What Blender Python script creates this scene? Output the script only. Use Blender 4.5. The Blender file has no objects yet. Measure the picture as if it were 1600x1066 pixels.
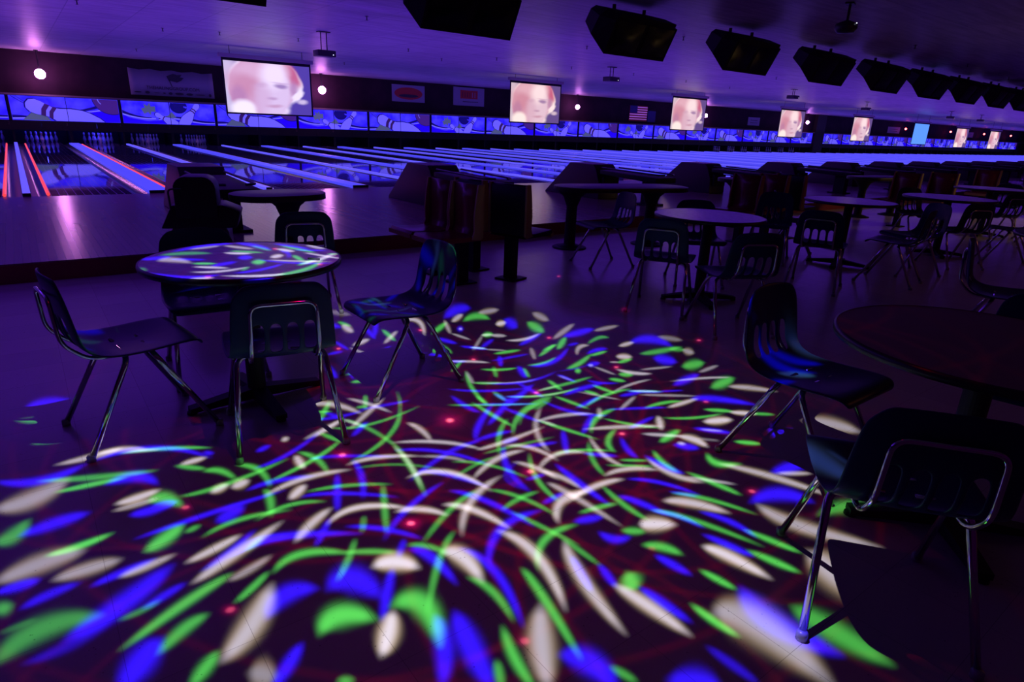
import bpy, bmesh, math, random
import numpy as np
from mathutils import Vector, Matrix
R = math.radians
random.seed(7)
sc = bpy.context.scene
col = sc.collection

# ------------------------------------------------------------ camera, world, exposure
HC = 1.40
FPX, YAW, PITCH, ROLL = 978.0, 0.6592, 0.3306, -0.0394
def axes():
    cy, sy, cp, sp = math.cos(YAW), math.sin(YAW), math.cos(PITCH), math.sin(PITCH)
    f = Vector((sy*cp, cy*cp, -sp)); r = Vector((cy, -sy, 0)); d = f.cross(r)
    c, s = math.cos(ROLL), math.sin(ROLL)
    return c*r+s*d, -s*r+c*d, f
RX, DN, FW = axes()
cd = bpy.data.cameras.new('camera'); cam = bpy.data.objects.new('camera', cd); col.objects.link(cam)
cd.sensor_width = 36; cd.lens = FPX/1600*36; cd.clip_start = .05; cd.clip_end = 400
m = Matrix((RX, -DN, -FW)).transposed().to_4x4(); m.translation = Vector((0, 0, HC)); cam.matrix_world = m
sc.camera = cam
def ray(x, y): return (x-800)*RX+(y-533)*DN+FPX*FW
def atz(x, y, z):
    d = ray(x, y); t = (z-HC)/d.z; return Vector((d.x*t, d.y*t, z))
def aty(x, y, Y):
    d = ray(x, y); t = Y/d.y; return Vector((d.x*t, Y, HC+d.z*t))

w = bpy.data.worlds.new('world'); sc.world = w; w.use_nodes = True
bg = w.node_tree.nodes['Background']; bg.inputs[0].default_value = (.30, .006, .42, 1); bg.inputs[1].default_value = .037
vs = sc.view_settings; vs.view_transform = 'Standard'; vs.look = 'None'; vs.exposure = 0; vs.gamma = 1; vs.use_curve_mapping = False
sc.cycles.max_bounces = 6; sc.cycles.diffuse_bounces = 3; sc.cycles.glossy_bounces = 3
sc.cycles.caustics_reflective = False; sc.cycles.caustics_refractive = False
sc.cycles.use_denoising = True; sc.cycles.sample_clamp_indirect = 4

# ------------------------------------------------------------ the disco projector above the floor
# strokes of the light pattern: colour, points (2 or 3), width, strength
LP = Vector((1.15, 1.50, 3.15))
FLOOR = """
B 509 505 533 512 9 .9;W 534 508 552 519 11 .9;G 528 503 548 510 6 .9;B 569 511 587 530 8 1;B 588 502 585 526 10 1;G 597 515 618 533 7 1;W 621 517 600 537 7 .8
W 551 540 577 530 8 .9;B 522 533 545 547 6 .9;B 512 554 536 549 5 .9;W 546 543 584 559 5 .6;G 546 565 576 553 7 1;W 552 567 575 564 600 557 4 .9;B 590 556 611 541 7 1
W 630 501 655 503 663 527 8 .9;W 664 527 668 534 659 541 5 .7;B 637 520 665 537 7 1;B 643 530 642 544 6 .9;G 673 534 680 553 6 1;G 684 537 706 552 7 1;B 662 552 700 558 5 .9
B 694 497 714 484 735 482 18 1;W 706 503 723 491 9 .8;B 714 514 724 514 11 .8;W 718 514 721 514 5 1;G 675 522 698 504 9 1;W 694 500 704 522 7 .6;W 705 521 735 531 4 .6;B 680 528 714 537 7 1
G 724 502 744 494 765 499 12 .9;W 747 489 779 484 10 .55;W 775 507 790 504 10 1.1;B 788 499 808 512 18 1;G 824 504 850 519 15 .9;W 832 489 857 501 12 .5;G 754 524 770 522 9 1;W 752 524 768 523 5 .8;W 766 524 791 525 6 .7
W 739 548 754 524 5 .5;B 719 541 762 546 5 1;G 735 543 760 545 3 .9;W 735 543 760 545 3 .6;B 752 543 771 530 7 .8;W 758 546 792 548 3 .5;W 791 532 820 530 843 521 5 .9;B 811 540 846 521 8 1;G 772 553 813 547 5 1
B 768 564 827 553 4 .7;W 829 543 836 562 7 .5;W 698 565 735 565 765 567 4 .8;B 690 565 730 565 5 .8;G 706 581 722 563 5 .9;B 780 556 783 573 8 1;G 752 577 780 578 808 575 4 1;G 771 573 776 590 6 .8
B 809 572 822 591 10 1;G 818 575 827 590 5 1;B 828 572 865 565 888 542 8 1;G 824 571 850 567 868 558 4 .8;G 842 557 868 538 6 1;G 848 548 870 538 5 .8;G 871 546 884 527 10 1;W 864 530 897 506 9 .5
B 880 526 928 514 12 1;B 887 540 904 536 5 .8;W 928 517 966 509 7 .45;G 918 538 935 528 951 528 6 .7;W 902 555 905 543 920 540 7 .7;B 917 553 932 547 949 545 7 1;G 922 556 948 549 5 1
G 886 576 905 568 924 553 8 .9;B 917 571 937 567 9 .9;W 920 571 926 571 5 .7;G 899 580 907 579 9 1.1;W 928 573 962 586 4 .5;R 858 528 5;R 740 562 6
G 738 598 760 599 785 598 4 .8;B 760 599 820 597 870 580 4 .9;W 738 598 800 598 840 592 2 .5;B 700 608 760 611 830 606 4 .8;B 870 580 900 576 925 568 2 .5;G 770 612 790 626 6 .6
G 728 580 738 607 762 634 6 .9;W 728 580 735 592 740 600 6 .5;G 738 629 770 649 803 667 6 .9;G 744 619 762 632 6 .8;G 700 633 760 633 838 631 3 .9;B 740 632 790 632 840 631 4 .7
B 806 597 850 621 6 .8;B 793 634 834 600 9 .9;B 772 615 800 630 6 .8;B 790 620 820 619 4 .8;G 791 620 850 618 905 606 4 .9;W 800 619 850 618 895 609 2 .5;G 840 611 885 600 924 589 5 .8;W 840 611 870 603 3 .5
G 856 594 878 610 6 1;B 870 585 900 597 5 .9;W 872 587 895 595 3 .4;B 918 594 935 598 966 599 4 .9;B 880 618 910 607 943 599 8 .9;G 913 611 936 617 5 1;G 926 602 962 615 5 1
G 866 619 920 639 5 .9;G 825 641 862 620 5 .9;G 835 641 860 625 4 .7;W 902 612 970 625 3 .5;B 900 638 938 620 7 .9;G 913 637 945 618 985 608 5 1;W 958 613 985 601 1017 593 4 .7
G 980 611 1035 612 4 .8;B 978 611 1035 613 5 .8;W 985 611 1030 612 3 .6;B 1028 612 1068 610 3 .8;W 998 617 1090 619 4 .5;B 968 619 1002 613 6 .9;W 968 641 993 619 6 .6;B 948 640 1000 638 1042 637 4 .9
G 1008 638 1035 630 1067 627 5 1;W 1043 637 1090 623 7 .9;B 1080 624 1115 623 1182 633 11 1;R 1103 628 5
W 963 557 987 558 10 .9;G 965 567 987 561 6 1;W 953 566 967 566 3 .6;R 963 574 6;W 963 577 990 583 1018 584 6 .9;W 1000 578 1050 573 4 .5;G 967 585 989 586 8 1;G 952 592 977 596 6 1
W 967 541 990 535 7 .9;B 984 536 1015 530 1050 541 15 1;W 1028 526 1066 532 9 .35;G 1000 553 1030 549 1065 542 9 .7;G 1045 545 1070 547 8 .6;W 1067 547 1084 552 12 .55;B 1021 559 1057 566 17 1;G 1066 573 1100 567 16 .85
W 1092 582 1122 571 6 .5;B 1052 602 1092 585 13 1;W 1048 596 1100 591 1142 590 4 .7;G 1111 606 1147 591 17 .85;W 1138 604 1170 606 1214 612 9 .65;G 1100 640 1146 643 6 1;W 1140 644 1182 647 8 1;G 1170 646 1210 648 5 .8
G 1036 653 1085 653 1130 646 4 1;W 1099 659 1144 656 13 1.1;B 1084 669 1144 677 8 1;W 1095 671 1130 674 3 .7;G 1148 690 1189 694 7 1.1;G 1105 708 1120 724 1158 725 11 1.1
W 1124 725 1203 744 1300 776 11 .75;B 1200 669 1240 690 1300 700 16 1;B 1215 672 1310 684 12 .9;W 1238 703 1300 706 14 .8;G 1255 698 1300 708 14 .6;B 1205 738 1268 722 20 1;W 1213 740 1268 740 7 .7
W 1253 657 1295 662 1345 676 22 .6;W 1060 682 1085 687 1106 699 12 .95;B 1053 695 1092 701 11 1;W 1059 692 1070 694 6 .8;G 1031 691 1062 672 12 1;W 1003 678 1068 682 6 .75;W 1085 685 1125 689 4 .3
G 1021 704 1035 722 1060 738 8 1;B 1008 712 1040 730 1068 740 10 1;W 1010 716 1050 741 1100 754 9 .8;G 1073 738 1120 757 1158 774 8 1;W 1070 745 1150 757 5 .7;R 1175 768 8
G 968 719 1012 720 4 .9;G 948 727 1022 729 4 .9;W 944 744 980 733 1030 735 8 .85;B 980 749 1030 754 1094 774 6 1;B 1046 768 1090 776 5 .8;G 1050 771 1105 780 1182 804 6 .9;W 1036 783 1080 786 1140 802 15 .9
B 967 775 1000 786 1045 806 10 1;B 1018 798 1060 807 1100 826 7 .9;G 1018 798 1080 812 1192 854 8 .8;B 1093 800 1140 815 1182 840 9 1;G 1163 828 1252 864 9 1;B 1098 835 1140 853 1178 870 11 1;G 1168 860 1250 895 11 1
W 1098 854 1140 870 1205 905 19 1.1;G 1094 891 1150 921 10 1.1;G 1080 944 1115 970 1156 996 12 1.2;B 1158 918 1205 970 1315 1025 36 1;W 1115 960 1180 975 1300 1070 54 .6;G 1238 948 1300 985 1395 1040 34 .65
B 1104 1010 1185 1068 14 .55;B 1045 1062 1125 1072 44 .9;W 1262 862 1310 900 1382 945 46 .68;W 1330 882 1382 918 6 .35;W 1183 788 1250 822 1378 856 22 .65;B 1172 786 1215 772 1270 785 24 1;G 1278 806 1325 792 1378 806 22 .65
W 480 634 520 632 566 647 10 .75;G 476 645 518 643 4 1;G 516 626 498 660 7 1;B 474 656 520 653 570 641 5 .8;B 560 641 640 626 5 .7;B 508 645 538 655 7 .8;W 490 683 536 655 8 .7;W 547 670 600 622 8 .7;B 550 682 574 659 8 .9
W 543 623 575 631 612 645 6 .7;G 571 617 571 640 7 1;G 557 637 572 635 5 .7;G 620 612 616 670 548 722 6 .9;G 515 668 575 664 655 635 4 .8;G 536 656 580 672 630 706 6 .7;W 536 656 550 660 570 668 5 .5
G 615 697 640 727 665 775 9 .7;W 615 697 640 725 660 765 7 .6;W 636 661 658 672 674 690 9 .75;W 612 692 690 691 755 703 6 .8;W 745 703 790 690 850 667 7 .8;B 771 630 748 665 744 688 11 .9;B 803 618 762 665 10 .9
B 705 618 725 633 750 645 8 .8;B 640 752 700 708 750 690 8 .8;B 735 692 770 680 800 674 7 .8;B 618 704 690 706 765 727 6 .9;B 653 736 700 742 765 762 7 .9;W 636 747 700 738 768 768 9 .95;G 763 765 815 778 870 806 6 .8
G 555 732 620 726 685 733 3 .6;G 706 722 760 726 825 747 4 .8;G 660 850 705 795 748 766 8 .8;G 710 748 740 728 775 714 4 .7;B 600 845 635 797 692 754 9 .9;W 722 838 735 785 783 744 13 .75;W 738 750 775 718 820 704 9 .8
W 788 697 830 700 872 720 7 .75;B 787 695 795 735 828 768 11 .9;G 793 655 780 680 781 711 7 .8;G 862 618 815 645 802 680 7 .9;G 850 626 820 645 812 665 4 .6;B 785 692 810 685 8 .8;B 815 699 872 691 6 .8;G 756 709 800 698 865 683 4 .6
W 846 636 838 672 860 708 9 .6;B 783 636 845 660 6 .8;G 838 656 880 670 935 687 5 .9;W 838 655 870 666 5 .5;W 838 659 880 649 928 647 6 .7;B 848 627 900 645 950 649 6 .8;W 936 637 938 655 8 .6;G 924 677 932 654 962 639 8 1
W 912 671 975 667 1036 666 7 .75;G 943 654 985 663 1032 669 4 .9;W 1028 650 1034 672 12 .9;B 983 670 1022 651 6 .9;G 963 670 950 690 961 706 9 .9;R 972 678 9;B 970 683 980 702 996 715 9 .9;B 910 678 926 648 10 .9;B 879 672 886 710 10 .9
W 920 680 942 710 974 728 7 .75;G 920 690 926 718 946 744 7 .8;G 864 712 900 704 962 705 4 .9;W 840 736 870 710 920 708 8 .8;B 912 709 965 713 7 .8;B 868 725 905 755 952 789 10 1;W 842 736 875 745 910 765 8 .7;W 855 755 895 775 972 823 10 .6
G 827 708 840 750 876 785 7 .9;R 829 737 12;W 802 722 840 732 873 750 8 .7;B 822 750 852 741 6 .8;B 848 787 882 770 8 .9;W 873 818 876 785 920 767 15 .9;W 885 786 930 760 975 749 10 .9;G 940 758 975 789 1015 814 8 .8
G 905 802 935 793 965 787 7 .9;B 897 815 942 808 13 .9;B 936 831 960 843 985 838 14 .95;G 972 829 1008 831 12 .8;W 1000 820 1020 819 1056 820 24 1.1;G 1004 852 1035 855 1066 867 14 .9;B 1024 868 1050 882 1080 899 13 1
G 980 895 992 922 30 1;W 960 914 1010 945 1080 994 22 .95;B 1000 918 1035 942 1080 973 15 1;B 936 882 963 918 12 1;W 882 846 910 905 978 992 22 .8;B 892 868 925 925 12 1;G 878 842 905 860 938 884 7 .7
G 902 820 850 845 842 892 12 .9;W 778 830 840 870 884 955 19 .95;G 815 888 850 935 908 1030 14 .95;W 845 945 846 1010 858 1075 40 .68;B 875 1024 920 1035 965 1075 38 1;G 785 978 805 1030 835 1075 18 .95;G 776 1032 784 1075 14 .8
G 955 1042 995 1066 12 .7;R 820 1002 10;B 845 798 780 830 764 892 14 1;B 717 857 775 895 817 980 14 1;W 692 864 722 870 755 910 25 1.1;G 636 852 670 854 702 868 8 .8;G 730 902 770 925 803 972 12 .85;G 710 830 685 880 668 962 10 .85
B 640 858 675 872 714 914 17 1;B 703 767 760 783 834 823 9 1;G 800 800 850 825 905 853 6 .8;G 785 797 810 780 842 768 7 .8;W 512 820 560 793 642 795 10 1;W 617 800 660 796 700 806 10 1;W 692 789 740 797 798 827 12 .95
B 470 777 530 771 622 777 6 .95;G 478 769 540 759 612 757 5 .8;B 551 718 565 745 567 780 10 .95;B 527 740 527 800 12 .95;W 461 712 475 732 14 .95;W 452 780 478 758 15 .95;G 413 765 422 780 423 808 13 .9;G 370 727 405 735 422 762 10 .9
G 533 687 490 718 418 754 6 1;G 498 676 534 691 6 .9;G 466 707 495 718 513 741 9 .85;G 280 776 350 758 450 717 7 .85;B 398 732 450 710 502 673 6 .9;W 475 687 500 674 535 655 6 .5;B 385 767 430 752 492 744 8 .9;B 485 718 530 713 625 714 5 .8
W 414 775 475 748 548 734 9 .8;W 542 727 590 715 655 713 7 .85;W 650 713 700 715 730 722 5 .5;G 400 814 450 790 508 784 6 .9;G 316 840 375 812 455 797 7 .85;B 210 843 320 805 445 766 8 1;G 598 756 604 832 10 .8;G 569 806 566 832 7 .7
B 372 866 430 840 565 834 13 1;B 540 823 600 827 660 842 8 1;W 461 848 485 820 518 794 15 .85;B 493 854 516 810 10 .9;G 427 896 470 866 548 865 13 .95;G 535 864 580 862 622 864 9 .8;G 555 842 545 872 527 908 9 .85
B 632 842 622 872 10 .9;B 614 888 605 925 597 972 17 1;W 583 886 617 878 655 888 26 1.25;R 642 818 12;B 512 922 550 905 597 935 40 1;B 416 968 445 930 497 920 28 1;G 500 992 530 962 588 968 34 1.1;W 614 955 607 990 596 1026 30 1.25
G 612 948 660 945 688 1010 36 1.05;B 679 962 694 1010 690 1075 28 1;B 710 955 735 1010 770 1078 36 1;G 528 1064 552 1064 14 .8;W 390 1052 430 1056 44 .45;B 472 1005 450 1040 425 1078 22 1;W 425 913 395 975 345 1035 36 .8
G 342 1018 320 1045 298 1072 22 .9;G 420 893 395 918 367 942 10 .95;R 360 953 10;G 364 896 290 942 188 1016 16 .85;G 325 960 285 985 248 1022 20 .75;B 253 998 220 1035 185 1078 42 1;W 290 880 335 858 376 836 13 .9
W 300 912 365 868 441 815 17 .85;B 315 893 360 862 398 828 11 .9;G 383 862 412 838 9 .7;B 358 872 400 848 460 838 12 1;W 356 908 390 890 424 868 13 .5;W -10 912 65 880 133 860 28 .5;G 71 869 120 855 176 833 11 1.2
W 82 907 138 889 190 874 22 .55;B -10 928 30 916 62 906 17 1;B 32 952 75 930 125 911 15 .8;B 142 917 190 895 245 873 12 1;W 186 902 225 887 274 866 12 .7;B 270 883 190 945 100 1002 30 1;B 190 952 120 1002 35 1038 20 .4
G -10 1040 60 985 158 962 34 .5;G 186 969 220 955 250 938 8 .5;B 222 952 255 932 290 911 13 .9;G -8 956 18 946 24 .6;G 0 990 58 967 9 .25;B -10 752 60 752 134 725 15 1;W 86 727 150 712 192 700 10 .8;W 150 711 190 702 232 703 9 .8
B 145 721 240 700 330 716 9 1;G 186 709 260 701 330 700 6 1;W 190 708 225 704 250 703 5 .5;B 318 707 333 709 8 .9;W 282 726 322 715 9 .9;G 274 728 322 733 8 .8;G 318 737 345 736 369 750 10 .9;G 60 752 150 746 246 735 10 .7
G 85 770 140 758 198 746 8 1;W -10 797 50 780 108 748 27 .55;B 165 758 215 745 246 758 19 1;W 180 788 215 778 250 765 13 .95;W 176 799 215 788 248 778 9 .6;B 203 805 235 798 275 783 15 1;G 232 785 258 778 285 792 21 .9;B 240 792 275 785 14 .8
G -8 848 20 838 46 812 24 .6;B 30 838 85 818 140 801 20 .95;G 226 862 258 842 287 820 22 1;G 290 832 312 821 8 .7;B 338 816 360 803 382 791 22 .95;W 329 770 357 757 13 .95;W 362 762 389 751 15 .95;B 401 706 422 696 8 .9
W 441 689 450 684 8 .9;B 38 640 75 630 120 630 20 1;G 25 657 70 656 116 646 12 .6;B 72 676 97 675 5 .7;G 50 694 97 690 5 .5;W 300 543 352 552 9 .6;B 150 591 205 580 12 .9;B 420 552 478 553 5 .9;W 436 560 500 577 6 .9;G 478 563 495 563 5 .9
W 510 486 548 492 9 .3;R 703 657 16;R 642 818 10;R 535 711 12;R 838 614 8;R 290 793 8;R 977 484 5;R 1092 532 5;R 1018 857 4;R 529 545 6;R 657 516 5;B 812 720 790 745 820 765 5 .5;R 1536 510 4;R 873 432 3
"""
TOP74 = """
W 246 408 270 406 300 411 9 .6;G 250 399 290 396 330 396 6 .5;B 268 394 320 384 365 381 5 .9;W 296 390 345 384 4 .5;B 266 405 322 406 4 .8;W 350 395 370 396 394 396 4 1;G 358 392 412 395 4 .7;B 368 380 400 384 424 391 6 .9
G 393 384 424 392 4 .6;B 372 403 394 402 8 .9;G 394 410 414 409 9 1;G 300 412 338 412 4 1;B 330 416 370 409 6 .8;W 302 417 358 419 4 .9;W 298 425 345 424 388 417 4 .8;B 232 426 290 433 335 430 4 1;B 255 434 300 434 345 429 4 .9
W 296 436 334 434 4 .8;W 345 431 410 431 446 427 4 1;B 365 427 410 421 444 411 4 .9;G 425 431 480 420 503 404 6 .9;W 470 413 500 405 524 396 6 .9;W 423 402 442 399 7 1;B 438 392 450 396 450 404 5 .9;G 457 399 475 408 6 1
G 438 384 494 395 4 .8;W 478 383 508 389 5 .7;B 428 381 484 389 4 .9;W 432 389 460 393 5 1;W 418 406 460 408 518 409 3 .7;B 398 405 460 411 522 411 3 .7;G 218 419 228 423 6 .5;G 465 415 495 404 5 .9;B 380 438 430 434 3 .6;G 378 423 388 417 4 .8
R 430 389 4;R 500 413 5;R 325 433 5
"""
SEAT45 = """
B 528 476 545 490 9 .9;B 545 470 578 472 4 .8;G 550 472 572 486 3 .8;B 556 474 570 492 5 .9;B 574 465 606 478 5 .9;G 588 464 606 476 5 .7;W 590 481 620 480 646 470 3 .4;G 556 487 604 479 3 .6;B 575 489 610 489 4 .9;G 610 489 660 488 4 .4
B 600 470 630 474 4 .6;B 620 482 655 487 4 .6;G 566 495 588 493 4 .9;B 640 466 664 476 4 .6
"""
def parse(t):
    out = []
    for s in t.replace('\n', ';').split(';'):
        p = s.split()
        if not p: continue
        v = [float(q) for q in p[1:]]
        if p[0] == 'R': out.append(('R', v[0], v[1], v[2])); continue
        pts, wd, st = v[:-2], v[-2], v[-1]
        P0 = (pts[0], pts[1]); P2 = (pts[-2], pts[-1])
        P1 = (pts[2], pts[3]) if len(pts) == 6 else ((P0[0]+P2[0])/2, (P0[1]+P2[1])/2)
        C1 = (2*P1[0]-.5*(P0[0]+P2[0]), 2*P1[1]-.5*(P0[1]+P2[1]))
        out.append((p[0], P0, C1, P2, wd, st))
    return out
N = 2048; HALF = 1.1
def gobo_image():
    s = (np.arange(N)+.5)/N*2*HALF-HALF
    img = np.zeros((N, N, 3), np.float32)
    rx, dn, fw = (np.array(v) for v in (RX, DN, FW))
    COL = {'B': (.030, .008, 1.5), 'G': (.09, .74, .10), 'W': (.70, .70, .86)}
    for text, z in ((FLOOR, 0.), (TOP74, .745), (SEAT45, .45)):
        hz = LP.z-z
        X = LP.x+s[None, :]*hz; Y = LP.y+s[:, None]*hz
        X, Y = np.broadcast_arrays(X, Y)
        dz = z-HC
        zc = X*fw[0]+Y*fw[1]+dz*fw[2]
        zc = np.where(zc < .05, np.nan, zc)
        U = 800+FPX*(X*rx[0]+Y*rx[1]+dz*rx[2])/zc
        V = 533+FPX*(X*dn[0]+Y*dn[1]+dz*dn[2])/zc
        U = np.nan_to_num(U, nan=-9999.); V = np.nan_to_num(V, nan=-9999.)
        for st in parse(text):
            if st[0] == 'R':
                _, cx, cy, rr = st
                k = np.where((abs(U-cx) < rr*4) & (abs(V-cy) < rr*4))
                if not len(k[0]): continue
                d2 = ((U[k]-cx)**2+(1.6*(V[k]-cy))**2)
                g = .30*np.exp(-d2/(rr*.95)**2)+3.5*np.exp(-d2/(rr*.24)**2)
                img[k[0], k[1], 0] += g; img[k[0], k[1], 1] += .12*g*(g > .6); img[k[0], k[1], 2] += .25*g
                continue
            c, P0, C1, P2, wd, it = st
            fr = 1.35
            xs = [P0[0], P2[0], (P0[0]+2*C1[0]+P2[0])/4]; ys = [P0[1], P2[1], (P0[1]+2*C1[1]+P2[1])/4]
            k = np.where((U > min(xs)-wd) & (U < max(xs)+wd) & (V > min(ys)-wd) & (V < max(ys)+wd))
            if not len(k[0]): continue
            u, v = U[k], V[k]
            best = np.full(u.shape, 1e9); bt = np.zeros(u.shape)
            n = 24; t = np.linspace(0, 1, n+1)
            bx = (1-t)**2*P0[0]+2*t*(1-t)*C1[0]+t*t*P2[0]; by = (1-t)**2*P0[1]+2*t*(1-t)*C1[1]+t*t*P2[1]
            for i in range(n):
                ax, ay, dx, dy = bx[i], by[i], bx[i+1]-bx[i], by[i+1]-by[i]
                q = np.clip(((u-ax)*dx+(v-ay)*dy)/(dx*dx+dy*dy+1e-9), 0, 1)
                d = np.hypot(u-ax-q*dx, v-ay-q*dy)
                mk = d < best; best[mk] = d[mk]; bt[mk] = (t[i]+q[mk]/n)
            half = wd/2*np.clip(np.sin(math.pi*np.clip(bt*.94+.03, 0, 1)), 0, 1)**.62*(1.0 if wd > 24 else .88)+.01
            x = best/half
            soft = .28+.9/max(wd, 1.5)
            a = np.exp(-np.clip(x*(1.06+.25/max(wd, 2)), 0, 4)**2.6)*1.15
            ends = np.clip(bt*7, 0, 1)*np.clip((1-bt)*7, 0, 1)
            a = a*(.25+.75*ends)*it
            for j in range(3):
                cc = COL[c][j]
                if c == 'W' and wd > 6:   # warm on one rim, cool on the other, as the lens splits the colours
                    e = np.clip(x, 0, 1)**2
                    cc = cc*(1+(.25, .05, -.45)[j]*e)
                img[k[0], k[1], j] += a*cc
    T = s[None, :]**2+s[:, None]**2
    # faint red laser haze with thin crossing arcs
    cx, cy = (1.55-LP.x)/LP.z, (2.25-LP.y)/LP.z
    rr = np.sqrt((s[None, :]-cx)**2+(s[:, None]-cy)**2)
    img[..., 0] += .020*np.exp(-(rr/.33)**2)+.005*np.exp(-(rr/.8)**2)
    img[..., 2] += .012*np.exp(-(rr/.33)**2)
    rng = np.random.RandomState(4)
    for _ in range(26):
        a, b, r0 = rng.uniform(-.5, .5, 3)
        q = np.abs(np.sqrt((s[None, :]-cx-a)**2+(s[:, None]-cy-b)**2)-abs(r0)-.2)
        img[..., 0] += .06*np.exp(-(q/.0035)**2)*np.exp(-(rr/.55)**2)
    img *= ((1+T)**1.15)[..., None]
    buf = np.ones((N, N, 4), np.float32); buf[..., :3] = img*.5
    im = bpy.data.images.new('light_pattern', N, N, alpha=False, float_buffer=True)
    im.colorspace_settings.name = 'Non-Color'
    im.pixels.foreach_set(buf.ravel()); im.update(); im.pack()
    return im
def gobo_light():
    ld = bpy.data.lights.new('disco_projector_light', 'SPOT'); ld.energy = 1350; ld.spot_size = R(120); ld.spot_blend = .15; ld.shadow_soft_size = .012
    o = bpy.data.objects.new('disco_projector_light', ld); o.location = LP; col.objects.link(o)
    ld.use_nodes = True; nt = ld.node_tree; nd = nt.nodes; em = nd['Emission']
    tc = nd.new('ShaderNodeTexCoord'); sx = nd.new('ShaderNodeSeparateXYZ'); nt.links.new(tc.outputs['Normal'], sx.inputs[0])
    cb = nd.new('ShaderNodeCombineXYZ')
    for i, ax in enumerate('XY'):
        dv = nd.new('ShaderNodeMath'); dv.operation = 'DIVIDE'; nt.links.new(sx.outputs[ax], dv.inputs[0]); nt.links.new(sx.outputs['Z'], dv.inputs[1])
        ml = nd.new('ShaderNodeMath'); ml.operation = 'MULTIPLY_ADD'; nt.links.new(dv.outputs[0], ml.inputs[0]); ml.inputs[1].default_value = -.5/HALF; ml.inputs[2].default_value = .5
        nt.links.new(ml.outputs[0], cb.inputs[i])
    ti = nd.new('ShaderNodeTexImage'); ti.image = gobo_image(); ti.extension = 'CLIP'; nt.links.new(cb.outputs[0], ti.inputs[0])
    nt.links.new(ti.outputs[0], em.inputs[0]); em.inputs[1].default_value = 1
gobo_light()

def point_light(name, loc, color, energy, size=.15, spot=None, target=None):
    ld = bpy.data.lights.new(name, 'SPOT' if spot else 'POINT'); ld.color = color; ld.energy = energy; ld.shadow_soft_size = size
    if spot: ld.spot_size = R(spot); ld.spot_blend = .6
    o = bpy.data.objects.new(name, ld); o.location = loc; col.objects.link(o)
    if target: o.rotation_euler = (Vector(target)-Vector(loc)).to_track_quat('-Z', 'Y').to_euler()
    return o


def area_light(name, loc, rot, sx, sy, color, energy):
    ld = bpy.data.lights.new(name, 'AREA'); ld.shape = 'RECTANGLE'; ld.size = sx; ld.size_y = sy; ld.color = color; ld.energy = energy
    o = bpy.data.objects.new(name, ld); o.location = loc; o.rotation_euler = rot; col.objects.link(o); return o
# added, unseen fills washing the ceiling over the lanes; black-light tubes over the approach
area_light('violet_ceiling_fill', (50, 27.5, 1.95), (R(180), 0, 0), 118, 4.0, (.17, .06, 1.0), 620)  # added fill that brightens the ceiling near the lit panels
area_light('violet_ceiling_fill', (50, 16.5, .9), (R(180), 0, 0), 118, 9.0, (.24, .05, 1.0), 1500)  # added fill, stands in for glow rising off the lanes
area_light('blue_ceiling_fill', (1.5, 19.5, .8), (R(180), 0, 0), 16, 12, (.01, .04, 1.0), 60)  # added fill that turns the left of the ceiling bluer
area_light('blacklight_downlight', (50, 12.2, 3.28), (R(-8), 0, 0), 118, .5, (.15, .02, 1.0), 680)
area_light('blacklight_downlight', (-3, 7.0, 3.28), (0, 0, 0), 8, 3, (.16, .02, 1.0), 30)
point_light('concourse_warm_lamp', (17.5, 1.5, 2.7), (1.0, .62, .20), 160, .3, 55, (14.5, 3.7, 0))
point_light('concourse_amber_lamp', (9.0, -2.0, 2.2), (1.0, .30, .11), 13, .4)
for i, e in ((-3, 3), (-2, 3), (-1, 3), (0, 4), (1, 5), (2, .5)):
    point_light('pin_deck_lamp', ((i+.5)*1.73, 30.05, .78), (.03, .03, 1.0), e*2.6, .08)

# ------------------------------------------------------------ materials
def mat(name, base, rough=.5, metal=0, spec=.5, emit=None, es=1):
    m = bpy.data.materials.new(name); m.use_nodes = True; b = m.node_tree.nodes['Principled BSDF']
    b.inputs['Base Color'].default_value = (*base, 1); b.inputs['Roughness'].default_value = rough; b.inputs['Metallic'].default_value = metal
    b.inputs['Specular IOR Level'].default_value = spec
    if emit: b.inputs['Emission Color'].default_value = (*emit, 1); b.inputs['Emission Strength'].default_value = es
    return m
def nodes(m): return m.node_tree.nodes, m.node_tree.links, m.node_tree.nodes['Principled BSDF']
def add_noise(m, c1, c2, scale=8, detail=4, stretch=(1, 1, 1), bump=0, lo=.35, hi=.65, target='Base Color'):
    nd, ln, b = nodes(m)
    tc = nd.new('ShaderNodeTexCoord'); mp = nd.new('ShaderNodeMapping'); mp.inputs['Scale'].default_value = stretch
    ns = nd.new('ShaderNodeTexNoise'); ns.inputs['Scale'].default_value = scale; ns.inputs['Detail'].default_value = detail
    cr = nd.new('ShaderNodeValToRGB'); cr.color_ramp.elements[0].position = lo; cr.color_ramp.elements[1].position = hi
    cr.color_ramp.elements[0].color = (*c1, 1); cr.color_ramp.elements[1].color = (*c2, 1)
    ln.new(tc.outputs['Object'], mp.inputs[0]); ln.new(mp.outputs[0], ns.inputs[0]); ln.new(ns.outputs[0], cr.inputs[0])
    if target: ln.new(cr.outputs[0], b.inputs[target])
    if bump:
        bp = nd.new('ShaderNodeBump'); bp.inputs['Strength'].default_value = bump; bp.inputs['Distance'].default_value = .01
        ln.new(ns.outputs[0], bp.inputs['Height']); ln.new(bp.outputs[0], b.inputs['Normal'])
    return cr
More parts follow.
